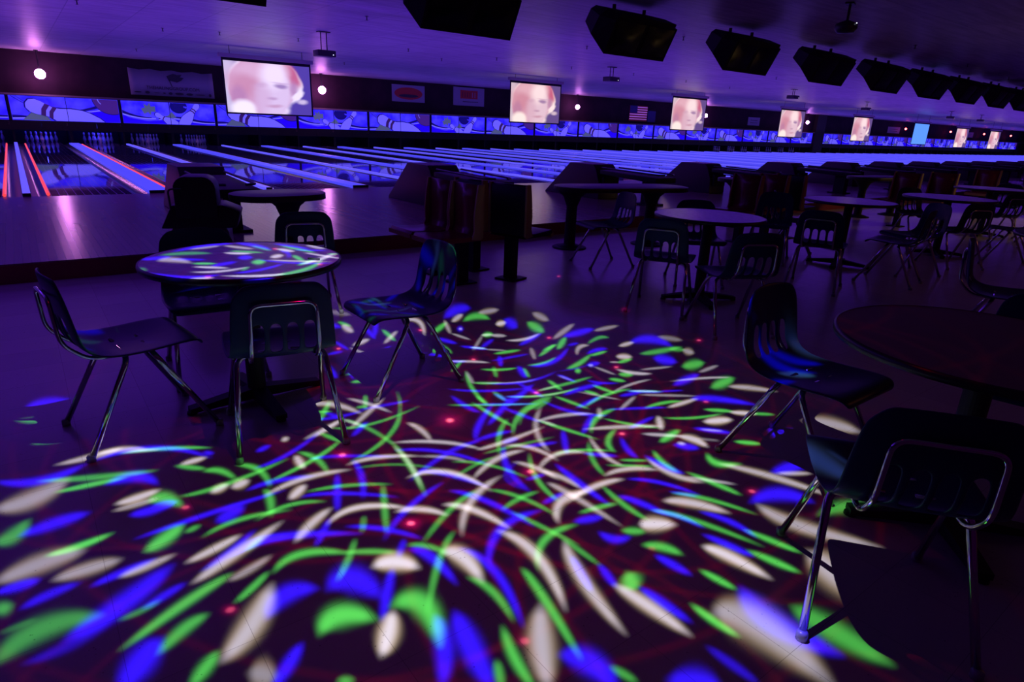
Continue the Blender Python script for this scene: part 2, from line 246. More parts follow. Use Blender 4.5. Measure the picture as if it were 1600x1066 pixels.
def floor_mat():
    m = mat('vinyl_tile', (.5, .42, .38), .26, 0, .5); nd, ln, b = nodes(m)
    tc = nd.new('ShaderNodeTexCoord')
    br = nd.new('ShaderNodeTexBrick'); br.offset = 0; br.inputs['Scale'].default_value = 1; br.inputs['Brick Width'].default_value = .305; br.inputs['Row Height'].default_value = .305
    br.inputs['Mortar Size'].default_value = .0009; br.inputs['Mortar Smooth'].default_value = .1; br.inputs['Bias'].default_value = 0
    br.inputs['Color1'].default_value = (.56, .50, .47, 1); br.inputs['Color2'].default_value = (.50, .45, .42, 1); br.inputs['Mortar'].default_value = (.30, .26, .25, 1)
    ln.new(tc.outputs['Object'], br.inputs[0])
    ns = nd.new('ShaderNodeTexVoronoi'); ns.inputs['Scale'].default_value = 60; ns.inputs['Randomness'].default_value = 1
    cr = nd.new('ShaderNodeValToRGB'); cr.color_ramp.elements[0].position = .0; cr.color_ramp.elements[1].position = .2
    cr.color_ramp.elements[0].color = (.12, .1, .1, 1); cr.color_ramp.elements[1].color = (1, 1, 1, 1)
    ln.new(tc.outputs['Object'], ns.inputs[0]); ln.new(ns.outputs['Distance'], cr.inputs[0])
    n2 = nd.new('ShaderNodeTexNoise'); n2.inputs['Scale'].default_value = 13; n2.inputs['Detail'].default_value = 5
    c2 = nd.new('ShaderNodeValToRGB'); c2.color_ramp.elements[0].position = .5; c2.color_ramp.elements[1].position = .62
    c2.color_ramp.elements[0].color = (1, 1, 1, 1); c2.color_ramp.elements[1].color = (0, 0, 0, 1)
    ln.new(tc.outputs['Object'], n2.inputs[0]); ln.new(n2.outputs[0], c2.inputs[0])
    mxx = nd.new('ShaderNodeMix'); mxx.data_type = 'RGBA'; mxx.inputs[7].default_value = (1, 1, 1, 1)
    ln.new(c2.outputs[0], mxx.inputs[0]); ln.new(cr.outputs[0], mxx.inputs[6])
    mu = nd.new('ShaderNodeMix'); mu.data_type = 'RGBA'; mu.blend_type = 'MULTIPLY'; mu.inputs[0].default_value = 1
    ln.new(br.outputs[0], mu.inputs[6]); ln.new(mxx.outputs[2], mu.inputs[7]); ln.new(mu.outputs[2], b.inputs['Base Color'])
    bp = nd.new('ShaderNodeBump'); bp.inputs['Strength'].default_value = .12; bp.inputs['Distance'].default_value = .004
    n3 = nd.new('ShaderNodeTexNoise'); n3.inputs['Scale'].default_value = 5; ln.new(tc.outputs['Object'], n3.inputs[0]); ln.new(n3.outputs[0], bp.inputs['Height']); ln.new(bp.outputs[0], b.inputs['Normal'])
    return m
def board_mat(name, c1, c2, gap, rough, width=.027, length=2.4, gapsize=.0011, bump=.05, swap=True, spec=.5, bscale=3):
    m = mat(name, c1, rough, 0, spec); nd, ln, b = nodes(m)
    tc = nd.new('ShaderNodeTexCoord'); mp = nd.new('ShaderNodeMapping')
    if swap: mp.inputs['Rotation'].default_value = (0, 0, R(90))
    br = nd.new('ShaderNodeTexBrick'); br.inputs['Scale'].default_value = 1; br.inputs['Brick Width'].default_value = length; br.inputs['Row Height'].default_value = width
    br.inputs['Mortar Size'].default_value = gapsize; br.inputs['Mortar Smooth'].default_value = .1
    br.inputs['Color1'].default_value = (*c1, 1); br.inputs['Color2'].default_value = (*c2, 1); br.inputs['Mortar'].default_value = (*gap, 1)
    ln.new(tc.outputs['Object'], mp.inputs[0]); ln.new(mp.outputs[0], br.inputs[0]); ln.new(br.outputs[0], b.inputs['Base Color'])
    ns = nd.new('ShaderNodeTexNoise'); ns.inputs['Scale'].default_value = bscale; ns.inputs['Detail'].default_value = 3
    ln.new(tc.outputs['Object'], ns.inputs[0])
    bp = nd.new('ShaderNodeBump'); bp.inputs['Strength'].default_value = bump; bp.inputs['Distance'].default_value = .01
    ln.new(ns.outputs[0], bp.inputs['Height']); ln.new(bp.outputs[0], b.inputs['Normal'])
    return m
def ceiling_mat():
    m = mat('ceiling_panel', (.6, .58, .6), .42, 0, .4); nd, ln, b = nodes(m)
    tc = nd.new('ShaderNodeTexCoord')
    br = nd.new('ShaderNodeTexBrick'); br.inputs['Scale'].default_value = 1; br.inputs['Brick Width'].default_value = 1.22; br.inputs['Row Height'].default_value = 2.44; br.offset = 0
    br.inputs['Mortar Size'].default_value = .009; br.inputs['Mortar Smooth'].default_value = .2
    br.inputs['Color1'].default_value = (.62, .58, .60, 1); br.inputs['Color2'].default_value = (.52, .49, .52, 1); br.inputs['Mortar'].default_value = (.3, .28, .32, 1)
    ln.new(tc.outputs['Object'], br.inputs[0])
    mp = nd.new('ShaderNodeMapping'); mp.inputs['Scale'].default_value = (.5, 5, 1); mp.inputs['Rotation'].default_value = (0, 0, .1)
    ns = nd.new('ShaderNodeTexNoise'); ns.inputs['Scale'].default_value = 2.2; ns.inputs['Detail'].default_value = 6
    cr = nd.new('ShaderNodeValToRGB'); cr.color_ramp.elements[0].position = .3; cr.color_ramp.elements[1].position = .6
    cr.color_ramp.elements[0].color = (.62, .62, .62, 1)
    ln.new(tc.outputs['Object'], mp.inputs[0]); ln.new(mp.outputs[0], ns.inputs[0]); ln.new(ns.outputs[0], cr.inputs[0])
    mu = nd.new('ShaderNodeMix'); mu.data_type = 'RGBA'; mu.blend_type = 'MULTIPLY'; mu.inputs[0].default_value = 1
    ln.new(br.outputs[0], mu.inputs[6]); ln.new(cr.outputs[0], mu.inputs[7]); ln.new(mu.outputs[2], b.inputs['Base Color'])
    return m
M = {}
M['floor'] = floor_mat()
M['approach'] = board_mat('approach_boards', (.34, .22, .23), (.27, .17, .18), (.08, .05, .05), .20, .06, 3.0, .0012, .03)
M['lane'] = board_mat('lane_boards', (.075, .060, .17), (.055, .042, .13), (.75, .62, 1.0), .03, .105, 60, .005, .06, True, 1.0, 2.5)
M['lane'].node_tree.nodes['Principled BSDF'].inputs['IOR'].default_value = 1.75
M['gutter'] = mat('gutter_plastic', (.02, .02, .06), .25)
M['ceiling'] = ceiling_mat()
M['black'] = mat('matt_black', (.006, .005, .010), .6)
M['blackgloss'] = mat('black_gloss', (.006, .006, .010), .18)
M['seatblack'] = mat('black_seat', (.008, .006, .012), .45)
M['metal'] = mat('dark_metal', (.05, .05, .06), .35, .7)
M['chrome'] = mat('chrome', (.5, .5, .56), .10, 1)
M['shell'] = mat('navy_plastic', (.010, .022, .085), .36, 0, .22)
M['glide'] = mat('grey_glide', (.3, .3, .32), .3)
M['tabletop'] = mat('light_laminate', (.42, .38, .42), .25); add_noise(M['tabletop'], (.38, .34, .38), (.45, .41, .45), 30)
M['darktop'] = mat('dark_laminate', (.03, .016, .028), .42, 0, .3)
M['browntop'] = mat('brown_laminate', (.16, .07, .09), .5, 0, .3)
M['edge'] = mat('edge_band', (.015, .012, .02), .35)
M['riser'] = mat('dark_red_riser', (.30, .02, .05), .45)
M['wall'] = mat('dark_wall', (.03, .01, .025), .85, 0, .2); add_noise(M['wall'], (.020, .007, .018), (.034, .012, .026), 1.2)
M['trim'] = mat('grey_trim', (.22, .17, .2), .5)
M['red'] = mat('red_light_tube', (.4, .02, .02), .4, emit=(1, .07, .08), es=1.0)
M['pink'] = mat('pink_light_tube', (.4, .2, .4), .4, emit=(.42, .2, .9), es=.6)
M['cap'] = mat('fluorescent_capping', (.07, .07, .35), .4, emit=(.075, .068, .95), es=.9)
M['capw'] = mat('fluorescent_capping_pale', (.07, .07, .35), .4, emit=(.12, .10, 1.0), es=1.0)
M['pin'] = mat('pin_white', (.85, .85, .9), .2)
M['pinstripe'] = mat('pin_red', (.6, .02, .03), .3)
M['seatred'] = mat('dark_red_plastic', (.20, .014, .03), .28)
M['wood'] = mat('plywood_edge', (.38, .20, .09), .5)
M['hood'] = mat('dark_fibreglass', (.055, .022, .045), .4)
M['paper'] = mat('vinyl_banner', (.26, .25, .36), .6)
M['print'] = mat('dark_print', (.02, .015, .04), .6)
M['signred'] = mat('sign_red', (.45, .02, .03), .5)
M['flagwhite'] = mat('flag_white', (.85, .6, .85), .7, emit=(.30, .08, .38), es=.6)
M['flagblue'] = mat('flag_blue', (.03, .03, .22), .7)
M['housing'] = mat('screen_housing', (.35, .33, .4), .4)
M['frame'] = mat('screen_border', (.004, .004, .006), .7)
M['projector'] = mat('projector_plastic', (.05, .05, .07), .4)
M['lamp'] = mat('pink_lamp_glass', (.8, .4, .8), .3, emit=(1.0, .30, 1.0), es=40)
M['lampred'] = mat('red_lamp_glass', (.8, .2, .2), .3, emit=(1.0, .08, .08), es=12)
M['glow'] = mat('white_standby_lamp', (.8, .8, .8), .3, emit=(.8, .8, 1.0), es=3)
M['number'] = mat('faded_number', (.10, .06, .06), .6)
for nme, c, e in (('art_base', (.055, .035, 1.0), .95), ('art_pin', (.135, .105, 1.0), 1.0), ('art_dark', (.004, .002, .16), .9), ('art_blue', (.012, .0, .85), 1), ('art_line', (.17, .14, 1.0), .95),
                  ('art_ball', (.05, .012, .22), .9), ('art_green', (.07, .085, .22), .9), ('art_stripe', (.03, .008, .12), .9)):
    M[nme] = mat(nme, tuple(v*.6 for v in c), .5, emit=c, es=e)
add = add_noise(M['art_base'], (.020, .008, .93), (.065, .045, 1.0), 2.2, 5, (1, 1, 1), 0, .35, .62, 'Emission Color')

# ------------------------------------------------------------ mesh helpers
class MB:
    def __init__(s): s.v = []; s.f = []
    def add(s, v, f):
        k = len(s.v); s.v += [tuple(q) for q in v]; s.f += [tuple(i+k for i in q) for q in f]; return s
    def box(s, x0, x1, y0, y1, z0, z1):
        return s.add([(x0, y0, z0), (x1, y0, z0), (x1, y1, z0), (x0, y1, z0), (x0, y0, z1), (x1, y0, z1), (x1, y1, z1), (x0, y1, z1)],
                     [(0, 3, 2, 1), (4, 5, 6, 7), (0, 1, 5, 4), (1, 2, 6, 5), (2, 3, 7, 6), (3, 0, 4, 7)])
    def prism(s, pts, lo, hi, axis='z'):       # pts 2D outline (counter-clockwise), extruded along axis
        n = len(pts)
        def P(a, b, c): return {'z': (a, b, c), 'y': (a, c, b), 'x': (c, a, b)}[axis]
        v = [P(a, b, lo) for a, b in pts]+[P(a, b, hi) for a, b in pts]
        f = [tuple(range(n))[::-1], tuple(range(n, 2*n))]+[(i, (i+1) % n, n+(i+1) % n, n+i) for i in range(n)]
        return s.add(v, f)
    def lathe(s, prof, seg=32, c=(0, 0, 0), caps=True):
        v = []; f = []; n = len(prof)
        for k in range(seg):
            a = 2*math.pi*k/seg
            v += [(c[0]+r*math.cos(a), c[1]+r*math.sin(a), c[2]+z) for r, z in prof]
        for k in range(seg):
            q = (k+1) % seg
            f += [(k*n+i, q*n+i, q*n+i+1, k*n+i+1) for i in range(n-1)]
        if caps: f.append(tuple(k*n for k in range(seg))[::-1]); f.append(tuple(k*n+n-1 for k in range(seg)))
        return s.add(v, f)
    def tube(s, pts, r, seg=10, taper=None):
        P = [Vector(p) for p in pts]; n = len(P); v = []; f = []; up = None
        for i, p in enumerate(P):
            t = (P[min(i+1, n-1)]-P[max(i-1, 0)]).normalized()
            if up is None: up = t.orthogonal().normalized()
            up = (up-t*up.dot(t)).normalized(); sd = t.cross(up)
            rr = r if taper is None else r*taper[i]
            v += [p+(up*math.cos(2*math.pi*k/seg)+sd*math.sin(2*math.pi*k/seg))*rr for k in range(seg)]
        for i in range(n-1):
            f += [(i*seg+k, i*seg+(k+1) % seg, (i+1)*seg+(k+1) % seg, (i+1)*seg+k) for k in range(seg)]
        f.append(tuple(range(seg))[::-1]); f.append(tuple((n-1)*seg+k for k in range(seg)))
        return s.add(v, f)
    def build(s, name, m, parent=None, smooth=False, bevel=0, loc=None):
        me = bpy.data.meshes.new(name); me.from_pydata(s.v, [], s.f); me.update()
        bm = bmesh.new(); bm.from_mesh(me); bmesh.ops.recalc_face_normals(bm, faces=bm.faces)
        if bevel: bmesh.ops.bevel(bm, geom=list(bm.edges), offset=bevel, segments=2, affect='EDGES', profile=.6)
        bm.to_mesh(me); bm.free()
        me.materials.append(M[m] if isinstance(m, str) else m)
        if smooth: me.shade_smooth()
        elif bevel or smooth is None: me.set_sharp_from_angle(angle=R(35)) if hasattr(me, 'set_sharp_from_angle') else None
        o = bpy.data.objects.new(name, me); col.objects.link(o)
        if parent: o.parent = parent
        if loc: o.location = loc
        return o
def arc(p0, p1, p2, n=6):
    p0, p1, p2 = Vector(p0), Vector(p1), Vector(p2)
    return [(1-t)**2*p0+2*t*(1-t)*p1+t*t*p2 for t in (i/n for i in range(n+1))]
def rounded(pts, r=.03, n=5):        # a polyline with rounded bends
    P = [Vector(p) for p in pts]; out = [P[0]]
    for i in range(1, len(P)-1):
        a = P[i]+(P[i-1]-P[i]).normalized()*r; b = P[i]+(P[i+1]-P[i]).normalized()*r
        out += arc(a, P[i], b, n)
    return out+[P[-1]]
def tag(o, label=None, cat=None, group=None, kind=None):
    if label: o['label'] = label
    if cat: o['category'] = cat
    if group: o['group'] = group
    if kind: o['kind'] = kind
    return o
def empty(name, loc, rz=0):
    o = bpy.data.objects.new(name, None); o.location = loc; o.rotation_euler = (0, 0, rz); o.empty_display_size = .1; col.objects.link(o); return o
def copy_tree(o, parent=None):
    c = o.copy(); col.objects.link(c); c.parent = parent
    for ch in [q for q in o.children]: copy_tree(ch, c)
    return c
ONES = 'zero one two three four five six seven eight nine ten eleven twelve thirteen fourteen fifteen sixteen seventeen eighteen nineteen'.split()
def word(n): return ONES[n] if n < 20 else ['', '', 'twenty', 'thirty', 'forty', 'fifty', 'sixty', 'seventy'][n//10]+('-'+ONES[n % 10] if n % 10 else '')
def structure(o): return tag(o, kind='structure')

# ------------------------------------------------------------ the room
ZL = .165; FOUL = 11.65; MASKY = 29.95; X0 = 0.0; S = 1.73; NL = 62; STEP = 6.55; CZ = 3.32
XR = 116
structure(MB().box(-14, XR, -3.5, 6.75, -.1, 0).build('floor', 'floor'))
structure(MB().box(-14, XR, STEP, FOUL, 0.002, ZL).build('bowling_approach', 'approach'))
structure(MB().box(-14, XR, STEP-.012, STEP, 0.0, ZL-.012).build('baseboard_approach', 'riser'))
structure(MB().box(-14, XR, FOUL, 32.4, -.1, .06).build('floor_lane_bed', 'black'))
structure(MB().box(-14, XR, -3.5, 32.4, CZ, CZ+.1).build('ceiling', 'ceiling'))
structure(MB().box(-14, XR, 31.6, 31.75, .06, CZ).build('wall_back', 'black'))
structure(MB().box(-14, XR, 30.1, 30.2, 1.86, CZ).build('wall_above_lanes', 'wall'))
structure(MB().box(-14, XR, 29.86, 30.1, 1.80, 1.86).build('trim_1', 'trim'))
structure(MB().box(XR, XR+.1, -3.5, 32.4, 0, CZ).build('wall_right', 'wall'))
structure(MB().box(-14.1, -14, -3.5, 32.4, 0, CZ).build('wall_left', 'wall'))
PX0, PX1 = X0+32*S, X0+33*S
structure(MB().box(PX0+.12, PX1-.12, 29.80, 30.09, ZL, CZ-.005).build('wall_pillar', 'black'))
structure(MB().box(X0+(NL+1)*S+.1, XR-.01, 29.80, 30.09, ZL, 1.8).build('wall_end', 'black'))

# dividers between the lanes
def dx(i): return X0+i*S
def dw(i): return .15 if i % 2 else .048      # half widths: wide ball-return capping, narrow capping
def divider(i):
    hw = dw(i); c = dx(i)
    t = empty('lane_divider', (c, FOUL, ZL))
    L = MASKY-.6-FOUL
    MB().box(-hw, hw, .05, L, -.09, .035).build('capping', 'cap' if hw > .1 else 'capw', t)
    MB().box(-hw, hw, 0, .049, -.09, .045).build('end_cap', 'black', t)
    return t
kinds = {}
for i in range(-6, NL+3):
    if i % 2 not in kinds:
        kinds[i % 2] = t = divider(i)
    else:
        t = copy_tree(kinds[i % 2]); t.location.x = dx(i)
    n = i+2
    if i % 2: lb = 'wide glowing lavender capping between two lanes'
    else: lb = 'narrow glowing lavender divider between two lanes'
    if i < 0: lb += ' at the left edge of the room'
    else: lb += ', leading to small number %s' % word(n)
    tag(t, lb, 'lane divider', 'glowing dividers between the lanes')
    if i in (-2, -1, 0, 1, 2, 3, 4):
        mm = 'red' if i in (-2, -1, 0, 1) else 'pink'
        for sd in ((-1, 1) if i < 1 else (1,)):
            x = sd*(dw(i)+(.21 if i < 1 else .05)); e = 17.0 if i < 3 else 14
            st = MB().tube([(x, .15, .012), (x, e, .012)], .016 if i > 1 else .024, 8).build('light_strip', mm, t)
            st['label'] = 'red light strip along the gutter' if mm == 'red' else 'violet light strip along the gutter'
# lanes
def lane(i):
    a = dx(i)+dw(i)+.004; b = dx(i+1)-dw(i+1)-.004; c = (a+b)/2; g = (b-a-1.066)/2
    t = empty('bowling_lane', (c, FOUL, ZL)); L = MASKY+1.0-FOUL
    MB().box(-.533, .533, .002, L, -.09, 0).build('lane_surface', 'lane', t)
    for sd in (-1, 1):
        q = MB(); x0, x1 = sorted((sd*.535, sd*(.533+g-.002))); n = 6; pr = []
        for k in range(n+1):
            u = k/n; pr.append((x0+(x1-x0)*u, -.012-.05*math.sin(math.pi*u)))
        v = [(x, .002, z) for x, z in pr]+[(x, L-.9, z) for x, z in pr]
        q.add(v, [(k, k+1, n+2+k, n+1+k) for k in range(n)]); q.build('gutter', 'gutter', t, smooth=True)
    return t, c
first = {}
for i in range(-6, NL+2):
    if i % 2 not in first: t, c = lane(i); first[i % 2] = (t, c-dx(i))
    else:
        t = copy_tree(first[i % 2][0]); t.location.x = dx(i)+first[i % 2][1]
    tag(t, ('dark glossy bowling lane at the left edge of the room' if i < 0 else 'dark glossy bowling lane running towards the gap right of number %s' % word(i+2)), 'bowling lane', 'bowling lanes')
# pin set
def make_pin():
    pr = [(0.0, 0), (.026, 0), (.029, .01), (.045, .06), (.058, .10), (.0605, .115), (.058, .14), (.045, .19), (.030, .235), (.0235, .255), (.023, .27), (.028, .305), (.032, .34), (.030, .36), (.02, .377), (0.001, .381)]
    t = empty('bowling_pin', (0, 0, 0)); MB().lathe(pr[1:], 20).build('pin_body', 'pin', t, smooth=True)
    for z in (.252, .275): MB().lathe([(.0232, z-.006), (.0245, z-.005), (.0245, z+.005), (.0232, z+.006)], 20).build('neck_stripe', 'pinstripe', t, smooth=True)
    return t
pin0 = None
for i in [-3, -2, -1, 0, 1, 2, 3]+list(range(24, 31)):
    c = dx(i)+first[i % 2][1]
    for row in range(4):
        for k in range(row+1):
            if pin0 is None: pin0 = make_pin(); p = pin0
            else: p = copy_tree(pin0)
            p.location = (c+(k-row/2)*.305, 30.02+row*.264, ZL)
            wh = ['head', 'second row', 'third row', 'back row'][row]
            tag(p, 'white bowling pin in the %s of the set %s' % (wh, 'left of the first number' if i < 0 else 'right of number %s' % word(i+2)), 'bowling pin', 'pins at the end of the lane')
for i in range(-6, NL+2):
    if i % 1 == 0:
        k = MB().box(-.05 if i % 2 else -.035, .05 if i % 2 else .035, 0, 1.6, -.1, .78).build('kickback_panel', 'black')
        k.location = (dx(i), 29.97, ZL); tag(k, 'black kickback board beside the pins' + (' at the far left' if i < 0 else ' under number %s' % word(i+2)), 'panel', 'kickback boards between the pin decks')
# numbers on the black valance
for i in range(-4, NL+1):
    if i == 33: pass
    v = MB().box(-S/2+.004, S/2-.004, 0, .03, -.335, 0).build('valance_board', 'black'); v.location = (dx(i), 29.93, .944)
    tag(v, 'black valance board below the lit panels' + (' at the far left' if i < 0 else ', carrying number %s' % word(i+2)), 'valance', 'valance boards below the lit panels')
    if i >= 0:
        cu = bpy.data.curves.new('lane_number', 'FONT'); cu.body = str(i+2); cu.size = .15; cu.align_x = 'CENTER'; cu.extrude = .004
        o = bpy.data.objects.new('tmp', cu); col.objects.link(o)
        me = bpy.data.meshes.new_from_object(o); bpy.data.objects.remove(o); me.materials.append(M['number'])
        o = bpy.data.objects.new('lane_number', me); col.objects.link(o); o.rotation_euler = (R(90), 0, 0); o.location = (dx(i)-.08, 29.924, .79)
        tag(o, 'small faded lane number %s on the black valance' % word(i+2), 'lane number', 'lane numbers on the valance')

# ------------------------------------------------------------ lit masking panels (artwork repeats in two designs)
def clip(poly, x0, x1, z0, z1):
    def cut(P, ins, inter):
        out = []
        for i in range(len(P)):
            a, b = P[i-1], P[i]
            if ins(b):
                if not ins(a): out.append(inter(a, b))
                out.append(b)
            elif ins(a): out.append(inter(a, b))
        return out
    def ix(v): return lambda a, b: (v, a[1]+(b[1]-a[1])*(v-a[0])/(b[0]-a[0]))
    def iz(v): return lambda a, b: (a[0]+(b[0]-a[0])*(v-a[1])/(b[1]-a[1]), v)
    for ins, it in ((lambda p: p[0] >= x0, ix(x0)), (lambda p: p[0] <= x1, ix(x1)), (lambda p: p[1] >= z0, iz(z0)), (lambda p: p[1] <= z1, iz(z1))):
        if not poly: return []
        poly = cut(poly, ins, it)
    return poly
PW, PH = 2*S-.10, .84
def ell(cx, cz, a, b, rot=0, n=28): return [(cx+a*math.cos(t)*math.cos(rot)-b*math.sin(t)*math.sin(rot), cz+a*math.cos(t)*math.sin(rot)+b*math.sin(t)*math.cos(rot)) for t in (2*math.pi*k/n for k in range(n))]
def pinshape(cx, cz, L, ang, k=1.0):
    pr = [(0, .10), (.03, .13), (.1, .155), (.25, .175), (.34, .17), (.48, .135), (.6, .085), (.67, .07), (.74, .072), (.84, .092), (.92, .092), (.98, .06), (1, .01)]
    P = [((t-.5)*L, r*L*k) for t, r in pr]+[((t-.5)*L, -r*L*k) for t, r in reversed(pr)]
    c, s_ = math.cos(ang), math.sin(ang)
    return [(cx+x*c-z*s_, cz+x*s_+z*c) for x, z in P][::-1]
def pinband(cx, cz, L, ang, t0, t1, r, k=1.0):
    c, s_ = math.cos(ang), math.sin(ang); P = [((t0-.5)*L, -r*L*k), ((t1-.5)*L, -r*L*k), ((t1-.5)*L+.02*L, 0), ((t1-.5)*L, r*L*k), ((t0-.5)*L, r*L*k), ((t0-.5)*L+.02*L, 0)]
    return [(cx+x*c-z*s_, cz+x*s_+z*c) for x, z in P]
def ribbon(pts, w0, w1):
    out = []; n = len(pts)
    q = [Vector(p) for p in pts]
    L_, R_ = [], []
    for i in range(n):
        t = (q[min(i+1, n-1)]-q[max(i-1, 0)]).normalized(); nn = Vector((-t.y, t.x)); ww = (w0+(w1-w0)*i/(n-1))/2
        L_.append(q[i]+nn*ww); R_.append(q[i]-nn*ww)
    return [tuple(p) for p in R_]+[tuple(p) for p in reversed(L_)]
def curve(p0, p1, p2, n=12): return [((1-t)**2*p0[0]+2*t*(1-t)*p1[0]+t*t*p2[0], (1-t)**2*p0[1]+2*t*(1-t)*p1[1]+t*t*p2[1]) for t in (k/n for k in range(n+1))]
def panel_unit(design):
    t = empty('masking_unit', (0, MASKY, .945))
    MB().box(0, PW, 0, .05, 0, PH).build('lit_panel', 'art_base', t)
    lay = [0]
    def piece(name, poly, m):
        # triangulate through bmesh, clipped to the panel
        lay[0] += 1; y = -.0012*lay[0]
        P = clip(poly, .012, PW-.012, .012, PH-.012)
        if len(P) < 3: return
        me = bpy.data.meshes.new(name); bm = bmesh.new(); vs_ = [bm.verts.new((x, y, z)) for x, z in P]
        try: f = bm.faces.new(vs_)
        except ValueError: bm.free(); return
        bmesh.ops.triangulate(bm, faces=[f])
        g = bmesh.ops.extrude_face_region(bm, geom=list(bm.faces)); bmesh.ops.translate(bm, verts=[e for e in g['geom'] if isinstance(e, bmesh.types.BMVert)], vec=(0, -y, 0))
        bmesh.ops.recalc_face_normals(bm, faces=bm.faces)
        bm.to_mesh(me); bm.free(); me.materials.append(M[m]); o = bpy.data.objects.new(name, me); col.objects.link(o); o.parent = t
    def outlined(name, poly, m, g=1.0, k=.028):
        cx = sum(p[0] for p in poly)/len(poly); cz = sum(p[1] for p in poly)/len(poly)
        big = [(x+(x-cx)/max(math.hypot(x-cx, z-cz), .01)*k, z+(z-cz)/max(math.hypot(x-cx, z-cz), .01)*k) for x, z in poly]
        piece('art_outline', big, 'art_dark'); piece(name, poly, m)
    if design == 'A':
        piece('art_curve', ribbon(curve((.05, .84), (.5, .5), (.78, .42)), .02, .02), 'art_dark')
        piece('art_curve', ribbon(curve((.2, .84), (.42, .62), (.62, .56)), .014, .014), 'art_dark')
        piece('art_band', ribbon(curve((-.1, .12), (.35, .14), (.66, .04)), .10, .13), 'art_dark')
        piece('art_band', ribbon(curve((-.1, .06), (.3, .07), (.72, .10)), .04, .05), 'art_line')
        outlined('art_leaf', [(.30, .0), (.42, .12), (.62, .30), (.78, .36), (.98, .24), (1.15, .0)], 'art_green', k=.01)
        piece('art_field', [(2.0, .0), (2.1, .38), (2.5, .36), (PW, .46), (PW, 0)], 'art_blue')
        piece('art_band', ribbon(curve((1.85, .36), (2.25, .40), (2.75, .58)), .05, .10), 'art_dark')
        piece('art_band', ribbon(curve((2.1, .34), (2.5, .36), (2.92, .47)), .03, .045), 'art_line')
        outlined('art_ball', ell(3.15, .88, .62, .58), 'art_ball', k=.02)
        piece('art_highlight', ribbon(curve((2.70, .84), (2.72, .72), (2.80, .66)), .03, .02), 'art_line')
        outlined('art_pin', pinshape(1.62, .13, 2.5, R(158), 1.05), 'art_pin', k=.045)
        piece('art_stripe', pinband(1.62, .13, 2.5, R(158), .64, .69, .082, 1.0), 'art_stripe')
        piece('art_stripe', pinband(1.62, .13, 2.5, R(158), .73, .79, .086, 1.0), 'art_stripe')
    else:
        piece('art_field', [(0, 0), (0, .34), (.25, .20), (.9, .10), (1.3, .12), (1.8, .20), (2.3, .10), (PW, .05), (PW, 0)], 'art_blue')
        piece('art_band', ribbon(curve((-.1, .48), (.45, .20), (1.0, .24)), .12, .03), 'art_dark')
        piece('art_band', ribbon(curve((-.05, .37), (.5, .16), (1.15, .20)), .05, .04), 'art_line')
        piece('art_band', ribbon(curve((1.25, .20), (1.7, .30), (2.1, .26)), .05, .08), 'art_dark')
        piece('art_band', ribbon(curve((1.25, .17), (1.7, .27), (2.1, .20)), .03, .05), 'art_line')
        piece('art_band', ribbon(curve((2.4, .22), (2.8, .10), (3.5, .13)), .10, .05), 'art_dark')
        piece('art_band', ribbon(curve((2.4, .15), (2.9, .04), (3.5, .09)), .045, .035), 'art_line')
        piece('art_leaf', [(1.45, .20), (1.55, .34), (1.62, .26), (1.75, .48), (1.78, .30), (1.9, .28)], 'art_green')
        pts = []
        for k in range(14):
            a = 2*math.pi*k/14; r = .24 if k % 2 else .12; pts.append((.93+r*1.1*math.cos(a), .56+r*math.sin(a)))
        piece('art_star', pts, 'art_green')
        for rr in (.26, .18, .10):
            piece('art_ring', ribbon([(2.02+rr*1.2*math.cos(a*.2), .70+rr*math.sin(a*.2)) for a in range(32)], .012, .012), 'art_dark')
        outlined('art_pin', pinshape(1.55, .16, .95, R(150)), 'art_pin', k=.02)
        piece('art_stripe', pinband(1.55, .16, .95, R(150), .62, .66, .085), 'art_stripe')
        outlined('art_pin', pinshape(2.42, .38, 1.15, R(52)), 'art_pin', k=.022)
        piece('art_stripe', pinband(2.42, .38, 1.15, R(52), .62, .66, .085), 'art_stripe'); piece('art_stripe', pinband(2.42, .38, 1.15, R(52), .70, .74, .085), 'art_stripe')
    MB().box(PW/2-.008, PW/2+.008, -.03, -.0005, .0, PH).build('seam', 'black', t)
    MB().box(-.055, -.002, -.045, .05, 0, PH+.005).build('mullion', 'black', t)
    return t
units = {}
for n in range(-3, 31):
    dsg = 'A' if n % 2 == 0 else 'B'; j = 2*n if n < 16 else 2*n+1; x = dx(j)+.05
    if dsg in units: t = copy_tree(units[dsg])
    else: t = panel_unit(dsg); units[dsg] = t
    t.location.x = x
    nn = j+2
    tag(t, ('blue lit panel with %s' % ('a large leaning pin' if dsg == 'A' else 'a green star')) + (' at the far left edge' if n < 0 else ', starting above number %s' % word(nn)), 'lit panel', 'glowing blue panels above the lanes')

# ------------------------------------------------------------ things on the wall above the lanes
def flat_text(txt, size, parent, loc, m, ex=.003, name='lettering'):
    cu = bpy.data.curves.new('t', 'FONT'); cu.body = txt; cu.size = size; cu.align_x = 'CENTER'; cu.extrude = ex
    o = bpy.data.objects.new('t', cu); col.objects.link(o); me = bpy.data.meshes.new_from_object(o); bpy.data.objects.remove(o)
    me.materials.append(M[m]); o = bpy.data.objects.new(name, me); col.objects.link(o); o.parent = parent; o.rotation_euler = (R(90), 0, 0); o.location = loc
    return o
WY = 30.09
def rect(c4, Y=WY):
    P = [aty(x, y, Y) for x, y in c4]; x0 = (P[0].x+P[3].x)/2; x1 = (P[1].x+P[2].x)/2; z1 = (P[0].z+P[1].z)/2; z0 = (P[2].z+P[3].z)/2
    return x0, x1, z0, z1
x0, x1, z0, z1 = rect(((200, 110), (332, 115), (334, 153), (204, 149)))
W_, H_ = x1-x0, .98
t = empty('banner', (x0, WY, 2.02)); n = 16
